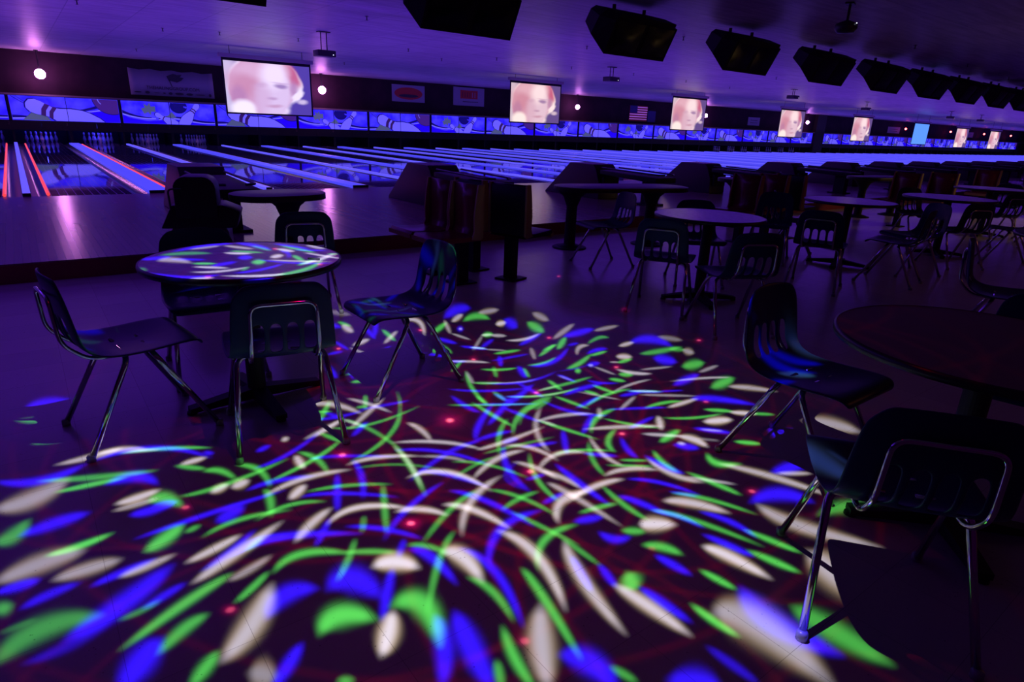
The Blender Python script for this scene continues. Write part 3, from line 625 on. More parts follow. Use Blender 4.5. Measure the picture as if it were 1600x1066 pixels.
q = MB(); v = []
for k in range(n+1):
    xx = W_*k/n; sag = .05*math.sin(math.pi*k/n*4)**2
    v += [(xx, -.03-.02*math.sin(k*1.3), 0), (xx, -.01, H_-sag)]
q.add(v, [(2*k, 2*k+2, 2*k+3, 2*k+1) for k in range(n)]); o = q.build('banner_cloth', 'paper', t, smooth=True)
sm = o.modifiers.new('s', 'SOLIDIFY'); sm.thickness = .006
flat_text('THEHALINGGROUP.COM', .17, t, (W_*.50, -.055, .24), 'print')
MB().prism([(-.26, .35), (-.20, .20), (.10, .14), (.26, .22), (.36, .32), (.22, .34), (.30, .44), (.14, .42), (-.02, .46)], -.055, -.05, 'y').build('logo', 'print', t, loc=(W_*.52, 0, .40))
MB().prism([(-.20, .22), (-.16, .22), (-.08, -.05), (-.11, -.05)], -.055, -.05, 'y').build('logo', 'print', t, loc=(W_*.52, 0, .40))
for fx, fw, fh in ((.08, .26, .05), (.19, .16, .10), (.30, .22, .02), (.385, .10, .05), (.46, .14, .10), (.565, .32, .09), (.69, .26, .09), (.82, .38, .03), (.945, .10, .13)):
    MB().prism(ell(0, 0, fw/2, fh/2, 0, 14), -.055, -.05, 'y').build('sponsor_mark', 'print', t, loc=(W_*fx, 0, .11))
tag(t, 'long pale vinyl banner with dark logos hanging above the lit panels', 'banner')
def board(name, c4, label, zz=None):
    x0, x1, z0, z1 = rect(c4)
    if zz: z0, z1 = zz
    t = empty(name, (x0, WY, z0)); MB().box(0, x1-x0, -.03, 0, 0, z1-z0).build('sign_board', 'paper', t); tag(t, label, 'sign'); return t, x1-x0, z1-z0
t, w_, h_ = board('wall_sign', ((612, 131), (662, 135), (664, 161), (612, 158)), 'white square sign with a large dark red oval above the lanes')
MB().prism(ell(w_/2, h_*.5, w_*.43, h_*.36), -.036, -.031, 'y').build('red_oval', 'signred', t)
MB().prism(ell(w_/2, h_*.36, w_*.30, h_*.10), -.040, -.0365, 'y').build('oval_print', 'print', t)  # smaller dark ellipse printed low inside the red oval
t, w_, h_ = board('wall_sign', ((708, 136), (756, 138), (756, 167), (708, 164)), 'white sign with a small red block of lettering above the lanes')
MB().box(w_*.22, w_*.78, -.036, -.031, h_*.38, h_*.84).build('red_block', 'signred', t)
for k in range(6): MB().box(w_*(.28+.08*k), w_*(.28+.08*k)+.035, -.042, -.037, h_*.46, h_*.74).build('letter_stroke', 'paper' if k > 3 else 'print', t)
MB().box(w_*.3, w_*.8, -.036, -.031, h_*.2, h_*.24).build('small_print', 'print', t)
x0, x1, z0, z1 = rect(((985, 153), (1012, 157), (1011, 182), (984, 179)))
t = empty('national_flag', (x0, WY, 2.02)); w_, h_ = x1-x0, .95
MB().box(0, w_, -.02, 0, 0, h_).build('flag_cloth', 'signred', t)
for k in range(6): MB().box(0 if k < 3 else w_*.42, w_, -.026, -.021, h_*(.10+.155*k), h_*(.155+.155*k)+.01).build('white_stripe', 'flagwhite', t)
MB().box(0, w_*.42, -.034, -.027, h_*.52, h_).build('canton', 'flagblue', t)
tag(t, 'red, white and blue striped flag flat against the wall', 'flag')
x0, x1, z0, z1 = rect(((1013, 157), (1025, 158), (1025, 183), (1013, 182)))
o = MB().box(x0, x1, WY-.02, WY-.001, 2.0, 2.7).build('blue_cloth', 'flagblue'); tag(o, 'plain dark blue cloth hanging just right of the striped flag', 'cloth')
for c4, lb in ((((1169, 175), (1187, 176), (1187, 196), (1169, 194)), 'dim grey square sign on the wall left of the fourth video screen'),
               (((1386, 199), (1405, 201), (1404, 215), (1386, 213)), 'dim grey sign on the wall left of the first red lamp'),
               (((1511, 213), (1519, 214), (1517, 224), (1510, 223)), 'small bright blue sign between the last two video screens')):
    t, w_, h_ = board('wall_sign', c4, lb, (2.15, 2.75))
    MB().box(w_*.2, w_*.8, -.036, -.031, h_*.3, h_*.36).build('print_line', 'print', t); MB().box(w_*.2, w_*.8, -.036, -.031, h_*.6, h_*.66).build('print_line', 'print', t)
# coloured lamps under the ceiling edge
lampdef = None
for k, (px, py, cl) in enumerate([(63, 118, 0), (503, 136, 0), (903, 159, 0), (1103, 178, 0), (1262, 191, 0), (1414, 207, 1), (1483, 216, 1), (1535, 220, 1), (1576, 225, 1)]):
    P = aty(px, py, 29.5); z = 2.62 if k else P.z+.05
    t = empty('wall_lamp', (P.x, 29.5, z)); rr = .165 if k < 2 else (.13 if k < 5 else .10)
    MB().lathe([(rr*math.sin(a), rr*math.cos(a)) for a in [math.pi*(i+.02)/12.02 for i in range(13)]], 24).build('globe', 'lampred' if cl else 'lamp', t, smooth=True)
    MB().tube([(0, .02, rr*.9), (0, .05, CZ-z)], .02, 8).build('stem', 'black', t)
    MB().lathe([(.07, -.03), (.07, 0), (.001, .0)], 16, (0, .05, CZ-z)).build('ceiling_rose', 'black', t)
    tag(t, ('small red' if cl else 'bright pink-white')+' round lamp, '+['leftmost above the first big pin', 'just right of the largest video screen', 'between the second and third video screens', 'right beside the third video screen', 'right beside the fourth video screen', 'left of the plain blue screen', 'left of the seventh video screen', 'right of the small blue sign', 'last at the far right'][k], 'lamp', 'lamps along the wall above the lanes')

# ------------------------------------------------------------ video screens with projectors
def screen_mat(name, tint, dark):
    m = bpy.data.materials.new(name); m.use_nodes = True; nd = m.node_tree.nodes; ln = m.node_tree.links; b = nd['Principled BSDF']
    b.inputs['Base Color'].default_value = (.06, .06, .06, 1); b.inputs['Roughness'].default_value = .8
    tc = nd.new('ShaderNodeTexCoord'); sp = nd.new('ShaderNodeSeparateXYZ'); ln.new(tc.outputs['Generated'], sp.inputs[0])
    nz = nd.new('ShaderNodeTexNoise'); nz.inputs['Scale'].default_value = 2.4; nz.inputs['Detail'].default_value = 3; ln.new(tc.outputs['Generated'], nz.inputs[0])
    def mth(op, a, b_, c=None):
        n = nd.new('ShaderNodeMath'); n.operation = op
        for k, v in enumerate((a, b_, c)):
            if v is None: continue
            if isinstance(v, (int, float)): n.inputs[k].default_value = v
            else: ln.new(v, n.inputs[k])
        return n.outputs[0]
    X = sp.outputs['X']; Z = sp.outputs['Z']
    X = mth('ADD', X, mth('MULTIPLY_ADD', nz.outputs[0], .10, -.05)); Z = mth('ADD', Z, mth('MULTIPLY_ADD', nz.outputs[0], -.10, .05))
    cur = None
    def blob(cx, cz, rx, rz, rot, soft, c, amt=1):
        nonlocal cur
        dx_ = mth('SUBTRACT', X, cx); dz_ = mth('SUBTRACT', Z, cz); cc, ss = math.cos(R(rot)), math.sin(R(rot))
        a = mth('MULTIPLY_ADD', dx_, cc/rx, mth('MULTIPLY', dz_, ss/rx)); b_ = mth('MULTIPLY_ADD', dx_, -ss/rz, mth('MULTIPLY', dz_, cc/rz))
        d = mth('SQRT', mth('ADD', mth('MULTIPLY', a, a), mth('MULTIPLY', b_, b_)), None)
        mr = nd.new('ShaderNodeMapRange'); mr.interpolation_type = 'SMOOTHSTEP'; ln.new(d, mr.inputs[0])
        mr.inputs[1].default_value = 1-soft; mr.inputs[2].default_value = 1+soft; mr.inputs[3].default_value = amt; mr.inputs[4].default_value = 0
        mx = nd.new('ShaderNodeMix'); mx.data_type = 'RGBA'; ln.new(mr.outputs[0], mx.inputs[0]); ln.new(cur, mx.inputs[6]) if cur else None
        if not cur: mx.inputs[6].default_value = (*dark, 1)
        mx.inputs[7].default_value = (*c, 1); cur = mx.outputs[2]
    def lin(r, g, b_): return tuple(((v/255+.055)/1.055)**2.4 for v in (r*tint[0], g*tint[1], b_*tint[2]))
    blob(.03, .55, .13, .7, 0, .5, lin(205, 200, 225))
    blob(.46, .54, .435, .64, 0, .05, lin(245, 240, 252))          # bright rim of hair
    blob(.415, .50, .39, .60, 0, .05, lin(208, 160, 190))          # hair
    blob(.30, .78, .30, .22, 35, .6, lin(222, 185, 210), .9)
    blob(.24, .55, .17, .24, 40, .5, lin(203, 145, 172), .9)
    blob(.14, .32, .09, .2, 0, .5, lin(185, 135, 175), .9)
    blob(.19, .06, .15, .19, 0, .3, lin(250, 248, 255))
    blob(.76, .82, .09, .26, 15, .4, lin(190, 70, 120), .9)
    blob(.56, .34, .21, .52, -4, .30, lin(222, 204, 232))         # face
    blob(.56, .80, .15, .26, -10, .6, lin(245, 235, 252))         # forehead
    blob(.40, .30, .10, .3, 0, .6, lin(212, 180, 210), .7)
    blob(.63, .575, .075, .045, -8, .6, lin(150, 122, 178), .9)    # eye
    blob(.63, .64, .10, .018, -4, .8, lin(190, 160, 200), .6)
    blob(.41, .575, .06, .05, 8, .8, lin(200, 165, 200), .6)
    blob(.52, .32, .055, .028, 0, .8, lin(185, 150, 190), .8)     # nose
    blob(.56, .15, .09, .035, 0, .8, lin(195, 150, 180), .8)      # mouth
    blob(.93, .10, .19, .20, 0, .2, tuple(dark))
    blob(.79, .52, .05, .14, 0, .6, lin(180, 140, 185), .8)       # ear
    blob(.84, .40, .10, .05, 55, .4, lin(245, 240, 255))
    blob(.90, .26, .06, .05, 0, .6, lin(215, 205, 230), .9)
    em = b.inputs['Emission Color']; ln.new(cur, em); b.inputs['Emission Strength'].default_value = 1.1
    return m
M['video1'] = screen_mat('video_picture_cool', (.97, .93, 1.0), (.075, .045, .36))
M['video2'] = screen_mat('video_picture_warm', (1.0, .92, .86), (.12, .07, .22))
M['bluescreen'] = mat('plain_blue_picture', (.2, .4, .6), .8, emit=(.10, .33, .95), es=1.0)
SY = 21.0
SCR = [(350, 487, 97, 181), (797, 875, 127, 192), (1051, 1100, 153, 202), (1220, 1253, 174, 216), (1334, 1357, 187, 222), (1428, 1446, 197, 229), (1494, 1507, 208, 233), (1547, 1556, 212, 236)]
names = ['largest, near the left of the room', 'second from the left', 'third from the left, beside the flag', 'fourth from the left', 'fifth from the left', '', 'seventh from the left', 'last at the far right']
PJ = [(507, 84), (955, 124), (1239, 152), (1352, 176), None, (1483, 192), (1529, 200), None]
for k, (xa, xb, ya, yb) in enumerate(SCR):
    P = aty(xa, (ya+yb)/2-1, SY); Q = aty(xb, (ya+yb)/2+1, SY); W_ = 2.55; cx = (P.x+Q.x)/2; H_ = 1.43
    pz = (aty((xa+xb)/2, (ya+yb)/2, SY).z)
    cz = pz if k == 0 else (pz*.6+2.2*.4)
    if k == 0: cz = pz
    t = empty('video_screen', (cx, SY, cz))
    MB().box(-W_/2, W_/2, -.004, .004, -H_/2, H_/2).build('picture', 'bluescreen' if k == 5 else ('video1' if k == 0 else 'video2'), t)
    b = .045
    q = MB().box(-W_/2-b, -W_/2, -.008, .008, -H_/2-b, H_/2+.08).box(W_/2, W_/2+b, -.008, .008, -H_/2-b, H_/2+.08).box(-W_/2, W_/2, -.008, .008, -H_/2-b, -H_/2).box(-W_/2, W_/2, -.008, .008, H_/2, H_/2+.08)
    q.build('black_border', 'frame', t)
    MB().box(-W_/2-.12, W_/2+.12, -.06, .06, H_/2+.08, H_/2+.19).build('screen_case', 'housing', t, bevel=.015)
    for sd in (-1, 1): MB().tube([(sd*W_*.42, 0, H_/2+.18), (sd*W_*.42, 0, CZ-cz)], .008, 6).build('hanging_rod', 'metal', t)
    tag(t, ('hanging screen lit plain pale blue' if k == 5 else 'hanging video screen showing a close face, '+names[k]), 'video screen', 'video screens hanging over the lanes')
    if PJ[k]:
        P = aty(PJ[k][0], PJ[k][1], 15.6 if k < 3 else 17); zc = min(P.z, CZ-.3) if k < 3 else CZ-.36
        t = empty('video_projector', (P.x, P.y, zc))
        MB().box(-.22, .22, -.17, .17, -.07, .07).build('projector_body', 'projector', t, bevel=.02)
        MB().lathe([(.045, 0), (.05, .05), (.04, .05), (.001, .03)], 16).build('lens', 'blackgloss', t, loc=(.08, .17, 0)).rotation_euler = (R(-90), 0, 0)
        for sx_ in (-.07, .07): MB().tube([(sx_, 0, .07), (sx_, 0, CZ-zc-.01)], .012, 8).build('mounting_pole', 'metal', t)
        MB().box(-.14, .14, -.08, .08, CZ-zc-.02, CZ-zc-.001).build('ceiling_plate', 'metal', t)
        MB().box(.14, .16, -.176, -.171, -.03, -.02).build('standby_light', 'glow', t)
        tag(t, 'small dark projector on a ceiling mount facing '+['the largest video screen', 'the second video screen', 'the fourth video screen', 'the fifth video screen', '', 'the plain blue screen', 'the seventh video screen', ''][k], 'projector', 'ceiling projectors')
# the projector overhead at the upper right
P = atz(1322, 42, 3.0); t = empty('video_projector', (P.x, P.y, 3.0), R(20))
MB().lathe([(.02, -.09), (.12, -.08), (.16, -.02), (.15, .04), (.05, .08), (.02, .09)], 24).build('projector_body', 'projector', t, smooth=True)
for sx_ in (-.05, .05): MB().tube([(sx_, 0, .05), (sx_, 0, CZ-3.01)], .012, 8).build('mounting_pole', 'metal', t)
MB().box(-.1, .1, -.06, .06, CZ-3.02, CZ-3.001).build('ceiling_plate', 'metal', t)
MB().box(-.08, -.07, -.15, -.14, .03, .04).build('standby_light', 'glow', t)
tag(t, 'dark round-bodied projector hanging alone near the upper right of the ceiling', 'projector')
# sprinkler heads
for px, py in [(120, 3), (213, 78), (254, 46), (343, 52), (388, 88), (466, 62), (538, 99), (573, 28), (638, 78), (690, 93), (776, 92), (893, 106), (917, 74), (990, 116), (1068, 60), (1072, 127), (1140, 137), (1213, 122), (1240, 152), (1303, 103), (1430, 73), (1512, 102), (1576, 122)]:
    P = atz(px, py, CZ-.03)
    if P.y < 2 or P.y > 29: continue
    t = empty('sprinkler_head', (P.x, P.y, CZ))
    MB().lathe([(.035, -.006), (.035, -.001)], 14).build('escutcheon', 'metal', t)
    MB().tube([(0, 0, -.005), (0, 0, -.07)], .010, 8).build('nozzle', 'metal', t); MB().lathe([(.028, -.075), (.028, -.071)], 12).build('deflector', 'metal', t)
    tag(t, 'small dark sprinkler head under the ceiling', 'sprinkler', 'sprinkler heads in the ceiling')

# ------------------------------------------------------------ twin score monitors hanging over the approach
def monitor():
    t = empty('score_monitor', (0, 0, 0)); W_, H_, D_ = 1.42, .60, .62; a = R(27)
    def T(x, y, z): return (x, y*math.cos(a)+z*-math.sin(a), y*math.sin(a)+z*math.cos(a))
    fr = [(-W_/2, 0), (W_/2, 0), (W_/2, H_-.07), (W_/2-.07, H_-.07), (W_/2-.07, H_), (-W_/2+.07, H_), (-W_/2, H_-.1)]
    bk = [(-W_/2-.16, .18), (W_/2+.04, .18), (W_/2+.04, H_-.12), (W_/2-.05, H_-.04), (W_/2-.1, H_-.02), (-W_/2, H_-.02), (-W_/2-.12, H_-.14)]
    bb = [(-W_/2-.02, .24), (W_/2-.1, .24), (W_/2-.1, H_-.12), (W_/2-.12, H_-.1), (W_/2-.14, H_-.1), (-W_/2+.08, H_-.1), (-W_/2, H_-.16)]
    v = [T(x, 0, z) for x, z in fr]+[T(x, .26, z) for x, z in bk]+[T(x, D_, z) for x, z in bb]; n = 7
    MB().add(v, [tuple(range(n))[::-1], tuple(range(2*n, 3*n))]+[(r*n+i, r*n+(i+1) % n, (r+1)*n+(i+1) % n, (r+1)*n+i) for r in (0, 1) for i in range(n)]).build('monitor_case', 'black', t)
    for sd in (-1, 1):
        c = sd*W_*.245; w2, h2 = W_*.215, .22; g = []; fc = []; nn = 8
        for r in range(nn+1):
            for k in range(nn+1):
                u, vv = k/nn*2-1, r/nn*2-1; g.append(T(c+u*w2, -.008-.022*(1-u*u)*(1-vv*vv), .29+vv*h2))
        fc = [(r*(nn+1)+k, r*(nn+1)+k+1, (r+1)*(nn+1)+k+1, (r+1)*(nn+1)+k) for r in range(nn) for k in range(nn)]
        MB().add(g, fc).build('screen_glass', 'blackgloss', t, smooth=True)
    for sd in (-1, 1): MB().tube([(sd*.35, .2, H_*.9), (sd*.35, .2, CZ-2.56)], .03, 10).build('ceiling_pole', 'metal', t)
    return t
mon = None
MC = [(1378-60, 0)]
MX = [1.72, 5.05, 8.3, 11.4, 14.45, 17.3, 20.0, 22.6, 25.2, 27.6, 30.2]
for k, x in enumerate(MX):
    t = monitor() if mon is None else copy_tree(mon); mon = mon or t
    t.location = (x, 7.75, 2.53)
    tag(t, 'black twin score monitor, '+['cut off at the top left', 'second from the left, cut off at the top', 'third from the left', 'fourth from the left', 'fifth from the left', 'sixth from the left', 'seventh from the left', 'eighth from the left', 'ninth from the left', 'tenth from the left', 'at the right edge'][k], 'monitor', 'twin score monitors')

# ------------------------------------------------------------ ball returns on the approach
def ball_return():
    t = empty('ball_return', (0, 0, ZL)); w_ = .27
    prof = [(-.62, 0), (.95, 0), (.22, .62), (-.42, .62), (-.50, .54), (-.60, .30)]
    MB().prism(prof, -w_, w_, 'x').build('hood', 'hood', t, bevel=.02)
    MB().box(-.20, .20, -.66, -.61, .16, .40).build('ball_outlet', 'black', t)
    MB().prism([(-1.95, .40), (-.60, .46), (-.60, .53), (-1.95, .49)], -.26, .26, 'x').build('ball_rack', 'black', t, bevel=.01)
    for sd in (-1, 1): MB().tube(rounded([(sd*.22, -.62, .57), (sd*.22, -1.93, .54), (sd*.10, -2.0, .54)], .05), .014, 8).build('rack_rail', 'metal', t)
    MB().box(-.09, .09, -1.75, -1.50, 0, .41).build('rack_leg', 'black', t); MB().box(-.18, .18, -1.80, -1.42, 0, .03).build('rack_foot', 'black', t)
    MB().box(-.05, .05, -.63, -.61, .44, .50).build('reset_button', 'metal', t)
    return t
br0 = None
BX = [1.78, 5.25, 8.78, 12.15, 15.6, 18.6, 21.5, 24.3, 27.1, 29.8, 32.5, 35.2, 38, 41]
for k, x in enumerate(BX):
    t = ball_return() if br0 is None else copy_tree(br0); br0 = br0 or t
    t.location = (x, 9.15, ZL)
    tag(t, 'dark ball return with a low rack, '+(['leftmost, behind the dark oval table', 'behind the red booth seats', 'behind the racetrack table', 'fourth from the left', 'fifth from the left', 'sixth from the left', 'seventh from the left', 'eighth from the left', 'ninth from the left', 'tenth from the left'][k] if k < 10 else 'in the far right row'), 'ball return', 'ball returns on the approach')

# ------------------------------------------------------------ chairs
def shell_mesh():
    prof = [(.245, .405), (.238, .428), (.21, .442), (.12, .440), (.02, .432), (-.08, .430), (-.15, .438), (-.195, .462), (-.215, .50), (-.223, .545), (-.231, .60), (-.240, .66), (-.248, .71), (-.253, .745), (-.256, .765)]
    hw = [.195, .215, .226, .232, .234, .230, .224, .218, .213, .210, .206, .200, .192, .178, .145]
    u = [-1, -.82, -.60, -.38, -.27, -.05, .05, .27, .38, .60, .82, 1]
    bm = bmesh.new(); rows = []
    for j, ((y, z), h) in enumerate(zip(prof, hw)):
        row = []
        for q in u:
            dish = .018*(1-q*q) if 2 < j < 8 else (.03*(1-q*q) if j >= 8 else 0)
            yy, zz = (y, z-dish) if j < 7 else (y-dish*.8, z)
            if j == len(prof)-1: zz = z+.012*(1-q*q)-.0
            if j == len(prof)-2 and abs(q) == 1: zz -= .012
            row.append(bm.verts.new((q*h, yy, zz)))
        rows.append(row)
    for j in range(len(rows)-1):
        for k in range(len(u)-1):
            if 7 <= j <= 9 and k in (2, 4, 6, 8): continue
            bm.faces.new((rows[j][k], rows[j][k+1], rows[j+1][k+1], rows[j+1][k]))
    me = bpy.data.meshes.new('seat_shell'); bm.to_mesh(me); bm.free(); o = bpy.data.objects.new('tmp', me); col.objects.link(o)
    a = o.modifiers.new('a', 'SOLIDIFY'); a.thickness = .011; a.offset = 0
    b = o.modifiers.new('b', 'SUBSURF'); b.levels = 2; b.render_levels = 2
    dg = bpy.context.evaluated_depsgraph_get(); r = bpy.data.meshes.new_from_object(o.evaluated_get(dg)); bpy.data.objects.remove(o)
    r.materials.clear(); r.materials.append(M['shell']); r.shade_smooth(); r.name = 'seat_shell'; return r
def make_chair():
    t = empty('stacking_chair', (0, 0, 0)); o = bpy.data.objects.new('seat_shell', shell_mesh()); col.objects.link(o); o.parent = t
    for sx_ in (-1, 1):
        for sy_ in (-1, 1):
            top = (sx_*.185, .05*sy_-.01, .405)
            pts = rounded([(0.04*sx_, .05*sy_-.01, .413), top, (sx_*.225, sy_*.26, .012)], .05, 6)
            lg = MB().tube(pts, .0125, 12).build('leg', 'chrome', t, smooth=True)
            MB().lathe([(.012, -.012), (.017, -.011), (.017, .012), (.013, .018)], 14, (sx_*.2255, sy_*.263, .012)).build('foot_glide', 'glide', lg, smooth=True)
    pts = rounded([(-.13, -.06, .405), (-.135, -.19, .415), (-.135, -.275, .50), (-.128, -.285, .69), (.128, -.285, .69), (.135, -.275, .50), (.135, -.19, .415), (.13, -.06, .405)], .045, 6)
    MB().tube(pts, .0085, 10).build('back_frame', 'chrome', t, smooth=True)
    return t
ch0 = None
def chair(x, y, deg, label, group, z=0):
    global ch0
    t = make_chair() if ch0 is None else copy_tree(ch0); ch0 = ch0 or t
    t.location = (x, y, z); t.rotation_euler = (0, 0, R(deg-90)); tag(t, 'navy slotted chair, '+label, 'chair', group)
    return t
G1, G2, G3, G4 = 'chairs around the lit round table', 'chairs around the dark round table', 'chairs around the far round tables', 'chairs beside the bowlers seating'
chair(.26, 3.15, 8, 'seen from the side at the left of the lit table', G1)
chair(.80, 2.76, 80, 'back to the viewer in front of the lit table', G1)
chair(1.55, 3.03, 180, 'right of the lit table with coloured light streaks on it', G1)
chair(.72, 3.72, -94, 'behind the lit table, half hidden by its top', G1)
chair(1.60, 4.72, 78, 'facing the lanes behind the lit table', G4)
chair(2.60, 1.20, -90, 'facing the viewer left of the dark table', G2)
chair(1.95, .60, 37, 'nearest, at the lower right with its back to the viewer', G2)
chair(3.30, .62, 190, 'on the far side of the dark table under its top', G2)
chair(2.95, .02, 100, 'at the lower right edge, mostly out of the picture', G2)
chair(5.30, 1.28, -75, 'alone at the right edge beyond the dark table', G3)
chair(4.08, 3.27, 30, 'back to the viewer at the left of the second round table', G3)
chair(4.10, 2.62, 62, 'seen from behind at the near right of the second round table', G3)
chair(4.92, 4.80, 165, 'turned sideways beside the pedestal of the racetrack table', G4)
chair(5.15, 3.75, -130, 'behind the second round table, seat facing it', G3)
chair(6.9, 4.05, -155, 'dark against the approach right of the second round table', G3)
chair(6.05, 3.0, 20, 'back to the viewer at the left of the third round table', G3)
chair(7.05, 2.72, 100, 'tilted view with light slots at the front of the third round table', G3)
chair(7.75, 2.85, 150, 'seen from the side at the right of the third round table', G3)
chair(7.5, 4.1, -60, 'behind the third round table', G3)
chair(8.75, 2.75, 60, 'at the left front of the fourth round table', G3)
chair(9.6, 2.45, 115, 'at the right front of the fourth round table', G3)
chair(10.1, 3.7, -120, 'behind the fourth round table', G3)
chair(11.3, 3.1, 60, 'at the far right table, left side', G3)
chair(12.3, 2.8, 110, 'at the far right table, near side', G3)
chair(13.3, 3.6, 190, 'at the far right table, right side', G3)

# ------------------------------------------------------------ tables
def round_table(x, y, r, label, top='tabletop', rz=0.4):
    t = empty('round_table', (x, y, 0), rz)
    MB().lathe([(.001, .715), (r-.03, .715), (r-.008, .722), (r-.008, .745), (.001, .745)], 72).build('tabletop', top, t)
    MB().lathe([(r-.008, .716), (r, .718), (r+.003, .731), (r, .743), (r-.008, .7465)], 72, caps=False).build('edge_band', 'edge', t, smooth=True)
    MB().lathe([(.045, .06), (.045, .69), (.16, .70), (.16, .714), (.001, .714)], 24).build('pedestal', 'black', t)
    q = MB()
    for k in range(4):
        a = math.pi/2*k; c, s_ = math.cos(a), math.sin(a)
        pr = [(.03, .035, .075, .02), (.33, .028, .035, .012)]
        v = []
        for d, hw_, zt, zb in pr:
            for sd in (-1, 1):
                for z in (zb, zt): v.append((c*d-s_*sd*hw_, s_*d+c*sd*hw_, z))
        q.add(v, [(0, 1, 3, 2), (4, 6, 7, 5), (0, 4, 5, 1), (2, 3, 7, 6), (1, 5, 7, 3), (0, 2, 6, 4)])
        q.lathe([(.022, 0), (.024, .002), (.022, .014)], 12, (c*.32, s_*.32, 0))
    q.build('cross_base', 'black', t)
    tag(t, label, 'table', 'round pedestal tables'); return t
round_table(.79, 3.17, .455, 'round pale table covered in coloured light streaks with a dark rim', 'tabletop', .05)
round_table(2.60, .62, .50, 'large dark round table cut off by the right edge', 'browntop', .75)
round_table(4.62, 3.28, .46, 'round purple-lit table right of centre on a cross base', 'tabletop', 1.0)
round_table(7.45, 3.45, .48, 'third round table, in front of the wood-edged booth backs', 'tabletop', .3)
round_table(9.45, 3.15, .52, 'fourth round table near the right edge', 'tabletop', .6)
round_table(12.3, 3.55, .5, 'round table at the far right edge', 'tabletop', .2)
round_table(6.6, 1.15, .5, 'dark round table at the right edge whose cross base shows', 'darktop', .1)
o = MB().tube([(1.045, 3.0, .7515), (1.085, 2.955, .7525)], .0045, 8).build('pencil', 'print'); tag(o, 'short dark pencil lying on the lit round table', 'pencil')
def race_table(x, y, L, w_, rz, label, z=0, ped=(-.8, .55)):
    t = empty('racetrack_table', (x, y, z), rz); n = 16; P = []
    for k in range(n+1): a = -math.pi/2+math.pi*k/n; P.append((L/2-w_/2+w_/2*math.cos(a), w_/2*math.sin(a)))
    for k in range(n+1): a = math.pi/2+math.pi*k/n; P.append((-L/2+w_/2+w_/2*math.cos(a), w_/2*math.sin(a)))
    MB().prism(P, .69, .745).build('tabletop', 'darktop', t, bevel=.010)
    for px in ped:
        MB().lathe([(.17, .012), (.15, .03), (.07, .05), (.065, .50), (.11, .62), (.20, .699)], 28, (px, 0, 0)).build('pedestal', 'black', t, smooth=None)
        MB().lathe([(.21, .0), (.21, .012), (.19, .02)], 28, (px, 0, 0)).build('floor_plate', 'black', t)
    tag(t, label, 'table', 'long pedestal tables by the approach'); return t
race_table(1.84, 5.95, .86, .60, R(6), 'dark oval table behind the lit round table', 0, (.08,))
race_table(5.95, 5.55, 1.85, .66, R(-14), 'long dark racetrack table with two pedestals', 0, (-.70, .45))
race_table(9.6, 5.9, 1.7, .66, R(-10), 'dark racetrack table further along the approach', 0, (-.55, .5))
race_table(13.2, 5.6, 1.7, .66, R(-8), 'dark racetrack table behind the wood-edged booth backs', 0, (-.55, .5))

# ------------------------------------------------------------ booth seats on pedestals
def booth(m, wood='wood'):
    t = empty('booth_seat', (0, 0, 0))     # seat looks towards +Y
    yb = [(.03, .44), (-.012, .465), (-.03, .52), (-.032, .65), (-.028, .78), (-.04, .90)]
    hw_ = .20; n = len(yb); q = MB()
    q.add([(sx_*hw_, y, z) for sx_ in (-1, 1) for y, z in yb], [(k, k+1, n+k+1, n+k) for k in range(n-1)])
    o = q.build('backrest', m, t, smooth=True); s_ = o.modifiers.new('s', 'SOLIDIFY'); s_.thickness = .02
    MB().box(-hw_, hw_, -.075, -.052, .44, .885).build('back_board', 'seatblack', t, bevel=.004)
    for sx_ in (-1, 1):
        P = [(.04, .43), (.012, .50), (.018, .62), (.0, .78), (-.022, .905), (-.082, .905), (-.080, .44), (-.05, .42)]
        MB().prism(P, sx_*hw_, sx_*(hw_+.022), 'x').build('wooden_edge', wood, t, bevel=.004)
    MB().prism([(-.07, .415), (.36, .405), (.40, .43), (.38, .462), (.10, .448), (-.02, .462)], -.205, .205, 'x').build('seat', m, t, bevel=.006)
    MB().prism([(.36, .385), (.41, .40), (.41, .44), (.365, .42)], -.21, .21, 'x').build('seat_edge', wood, t)
    MB().prism([(-.05, -.04), (.05, -.04), (.042, .06), (-.042, .06)], .012, .42).build('pedestal', 'black', t)
    MB().prism([(-.11, -.10), (.11, -.10), (.11, .13), (-.11, .13)], 0, .014).build('floor_plate', 'black', t, bevel=.004)
    return t
bs = {}
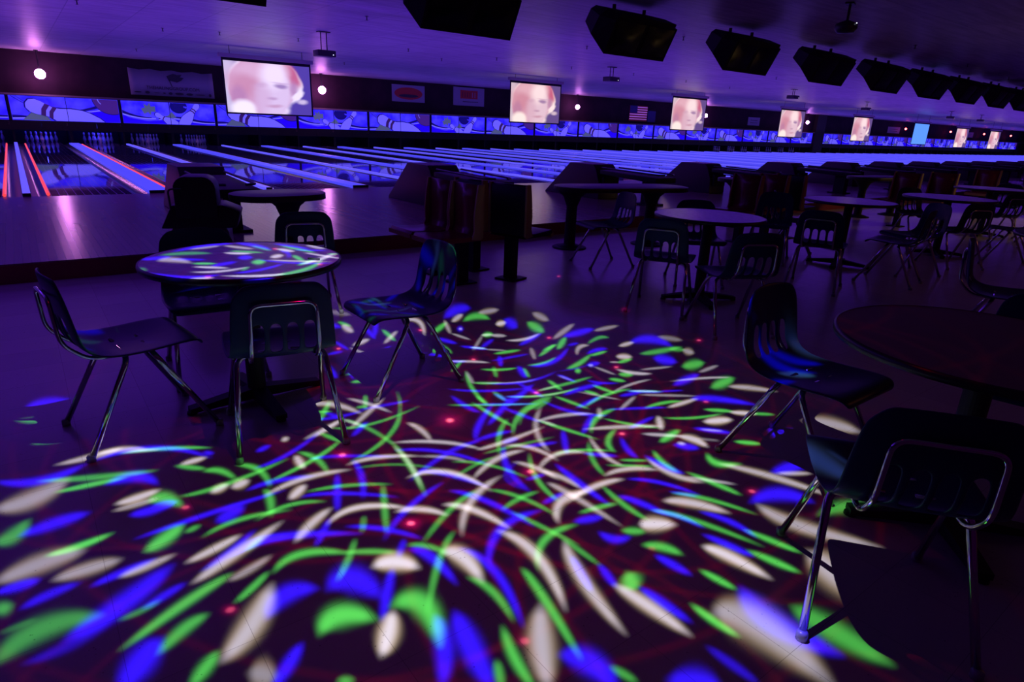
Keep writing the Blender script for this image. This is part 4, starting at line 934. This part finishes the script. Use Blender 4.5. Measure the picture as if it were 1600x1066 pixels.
def seat(x, y, deg, label, m='seatred'):
    t = booth(m) if m not in bs else copy_tree(bs[m]); bs.setdefault(m, t); t.location = (x, y, 0); t.rotation_euler = (0, 0, R(deg-90))
    tag(t, label, 'booth seat', 'bowlers booth seats on pedestals')
seat(3.12, 5.28, 180, 'dark red moulded booth seat with wood edge, the farther of the red pair')
seat(3.12, 4.83, 180, 'dark red moulded booth seat with wood edge, the nearer of the red pair')
seat(3.60, 4.72, 16, 'booth seat with a black back panel and wood edge seen from behind', 'seatblack')
seat(3.52, 5.24, 6, 'black backed booth seat hidden beyond the nearer one', 'seatblack')

t = empty('scoring_console', (1.20, 6.12, 0), R(-18))
def rrect(w_, z0, z1, r):
    P = [(-w_/2, z0), (w_/2, z0)]
    for cx, a0 in ((w_/2-r, 0), (-w_/2+r, 90)): P += [(cx+r*math.cos(R(a0+15*k)), z1-r+r*math.sin(R(a0+15*k))) for k in range(7)]
    return P
MB().prism(rrect(.46, .0, .50, .10), -.16, .20, 'y').build('base_cabinet', 'hood', t)
MB().prism([(-.30, .46), (.30, .46), (.34, .60), (.20, .66), (-.20, .66)], -.18, .22, 'y').build('keypad_shelf', 'seatblack', t, bevel=.02)
MB().prism(rrect(.33, .55, .90, .10), -.22, .12, 'y').build('hood', 'seatblack', t, bevel=.02)
MB().tube(rounded([(-.20, -.19, .62), (-.20, -.235, .80), (-.10, -.235, .80)], .04), .008, 8).build('grip_rail', 'metal', t)
tag(t, 'black round-shouldered scoring console left of the dark oval table', 'console')
seat(7.75, 5.0, 180, 'dark red booth seat left of the third round table', 'seatred')
seat(8.3, 4.95, 180, 'dark red booth seat behind the third round table', 'seatred')
seat(8.75, 4.9, 0, 'black booth seat backing onto the red one', 'seatblack')
seat(12.0, 4.7, 180, 'brown-lit booth seat with pale wood edge, left of the far pair', 'seatred')
seat(13.0, 4.5, 180, 'brown-lit booth seat with pale wood edge, right of the far pair', 'seatred')
seat(16.2, 4.8, 180, 'dim booth seat at the far right of the row', 'seatred')
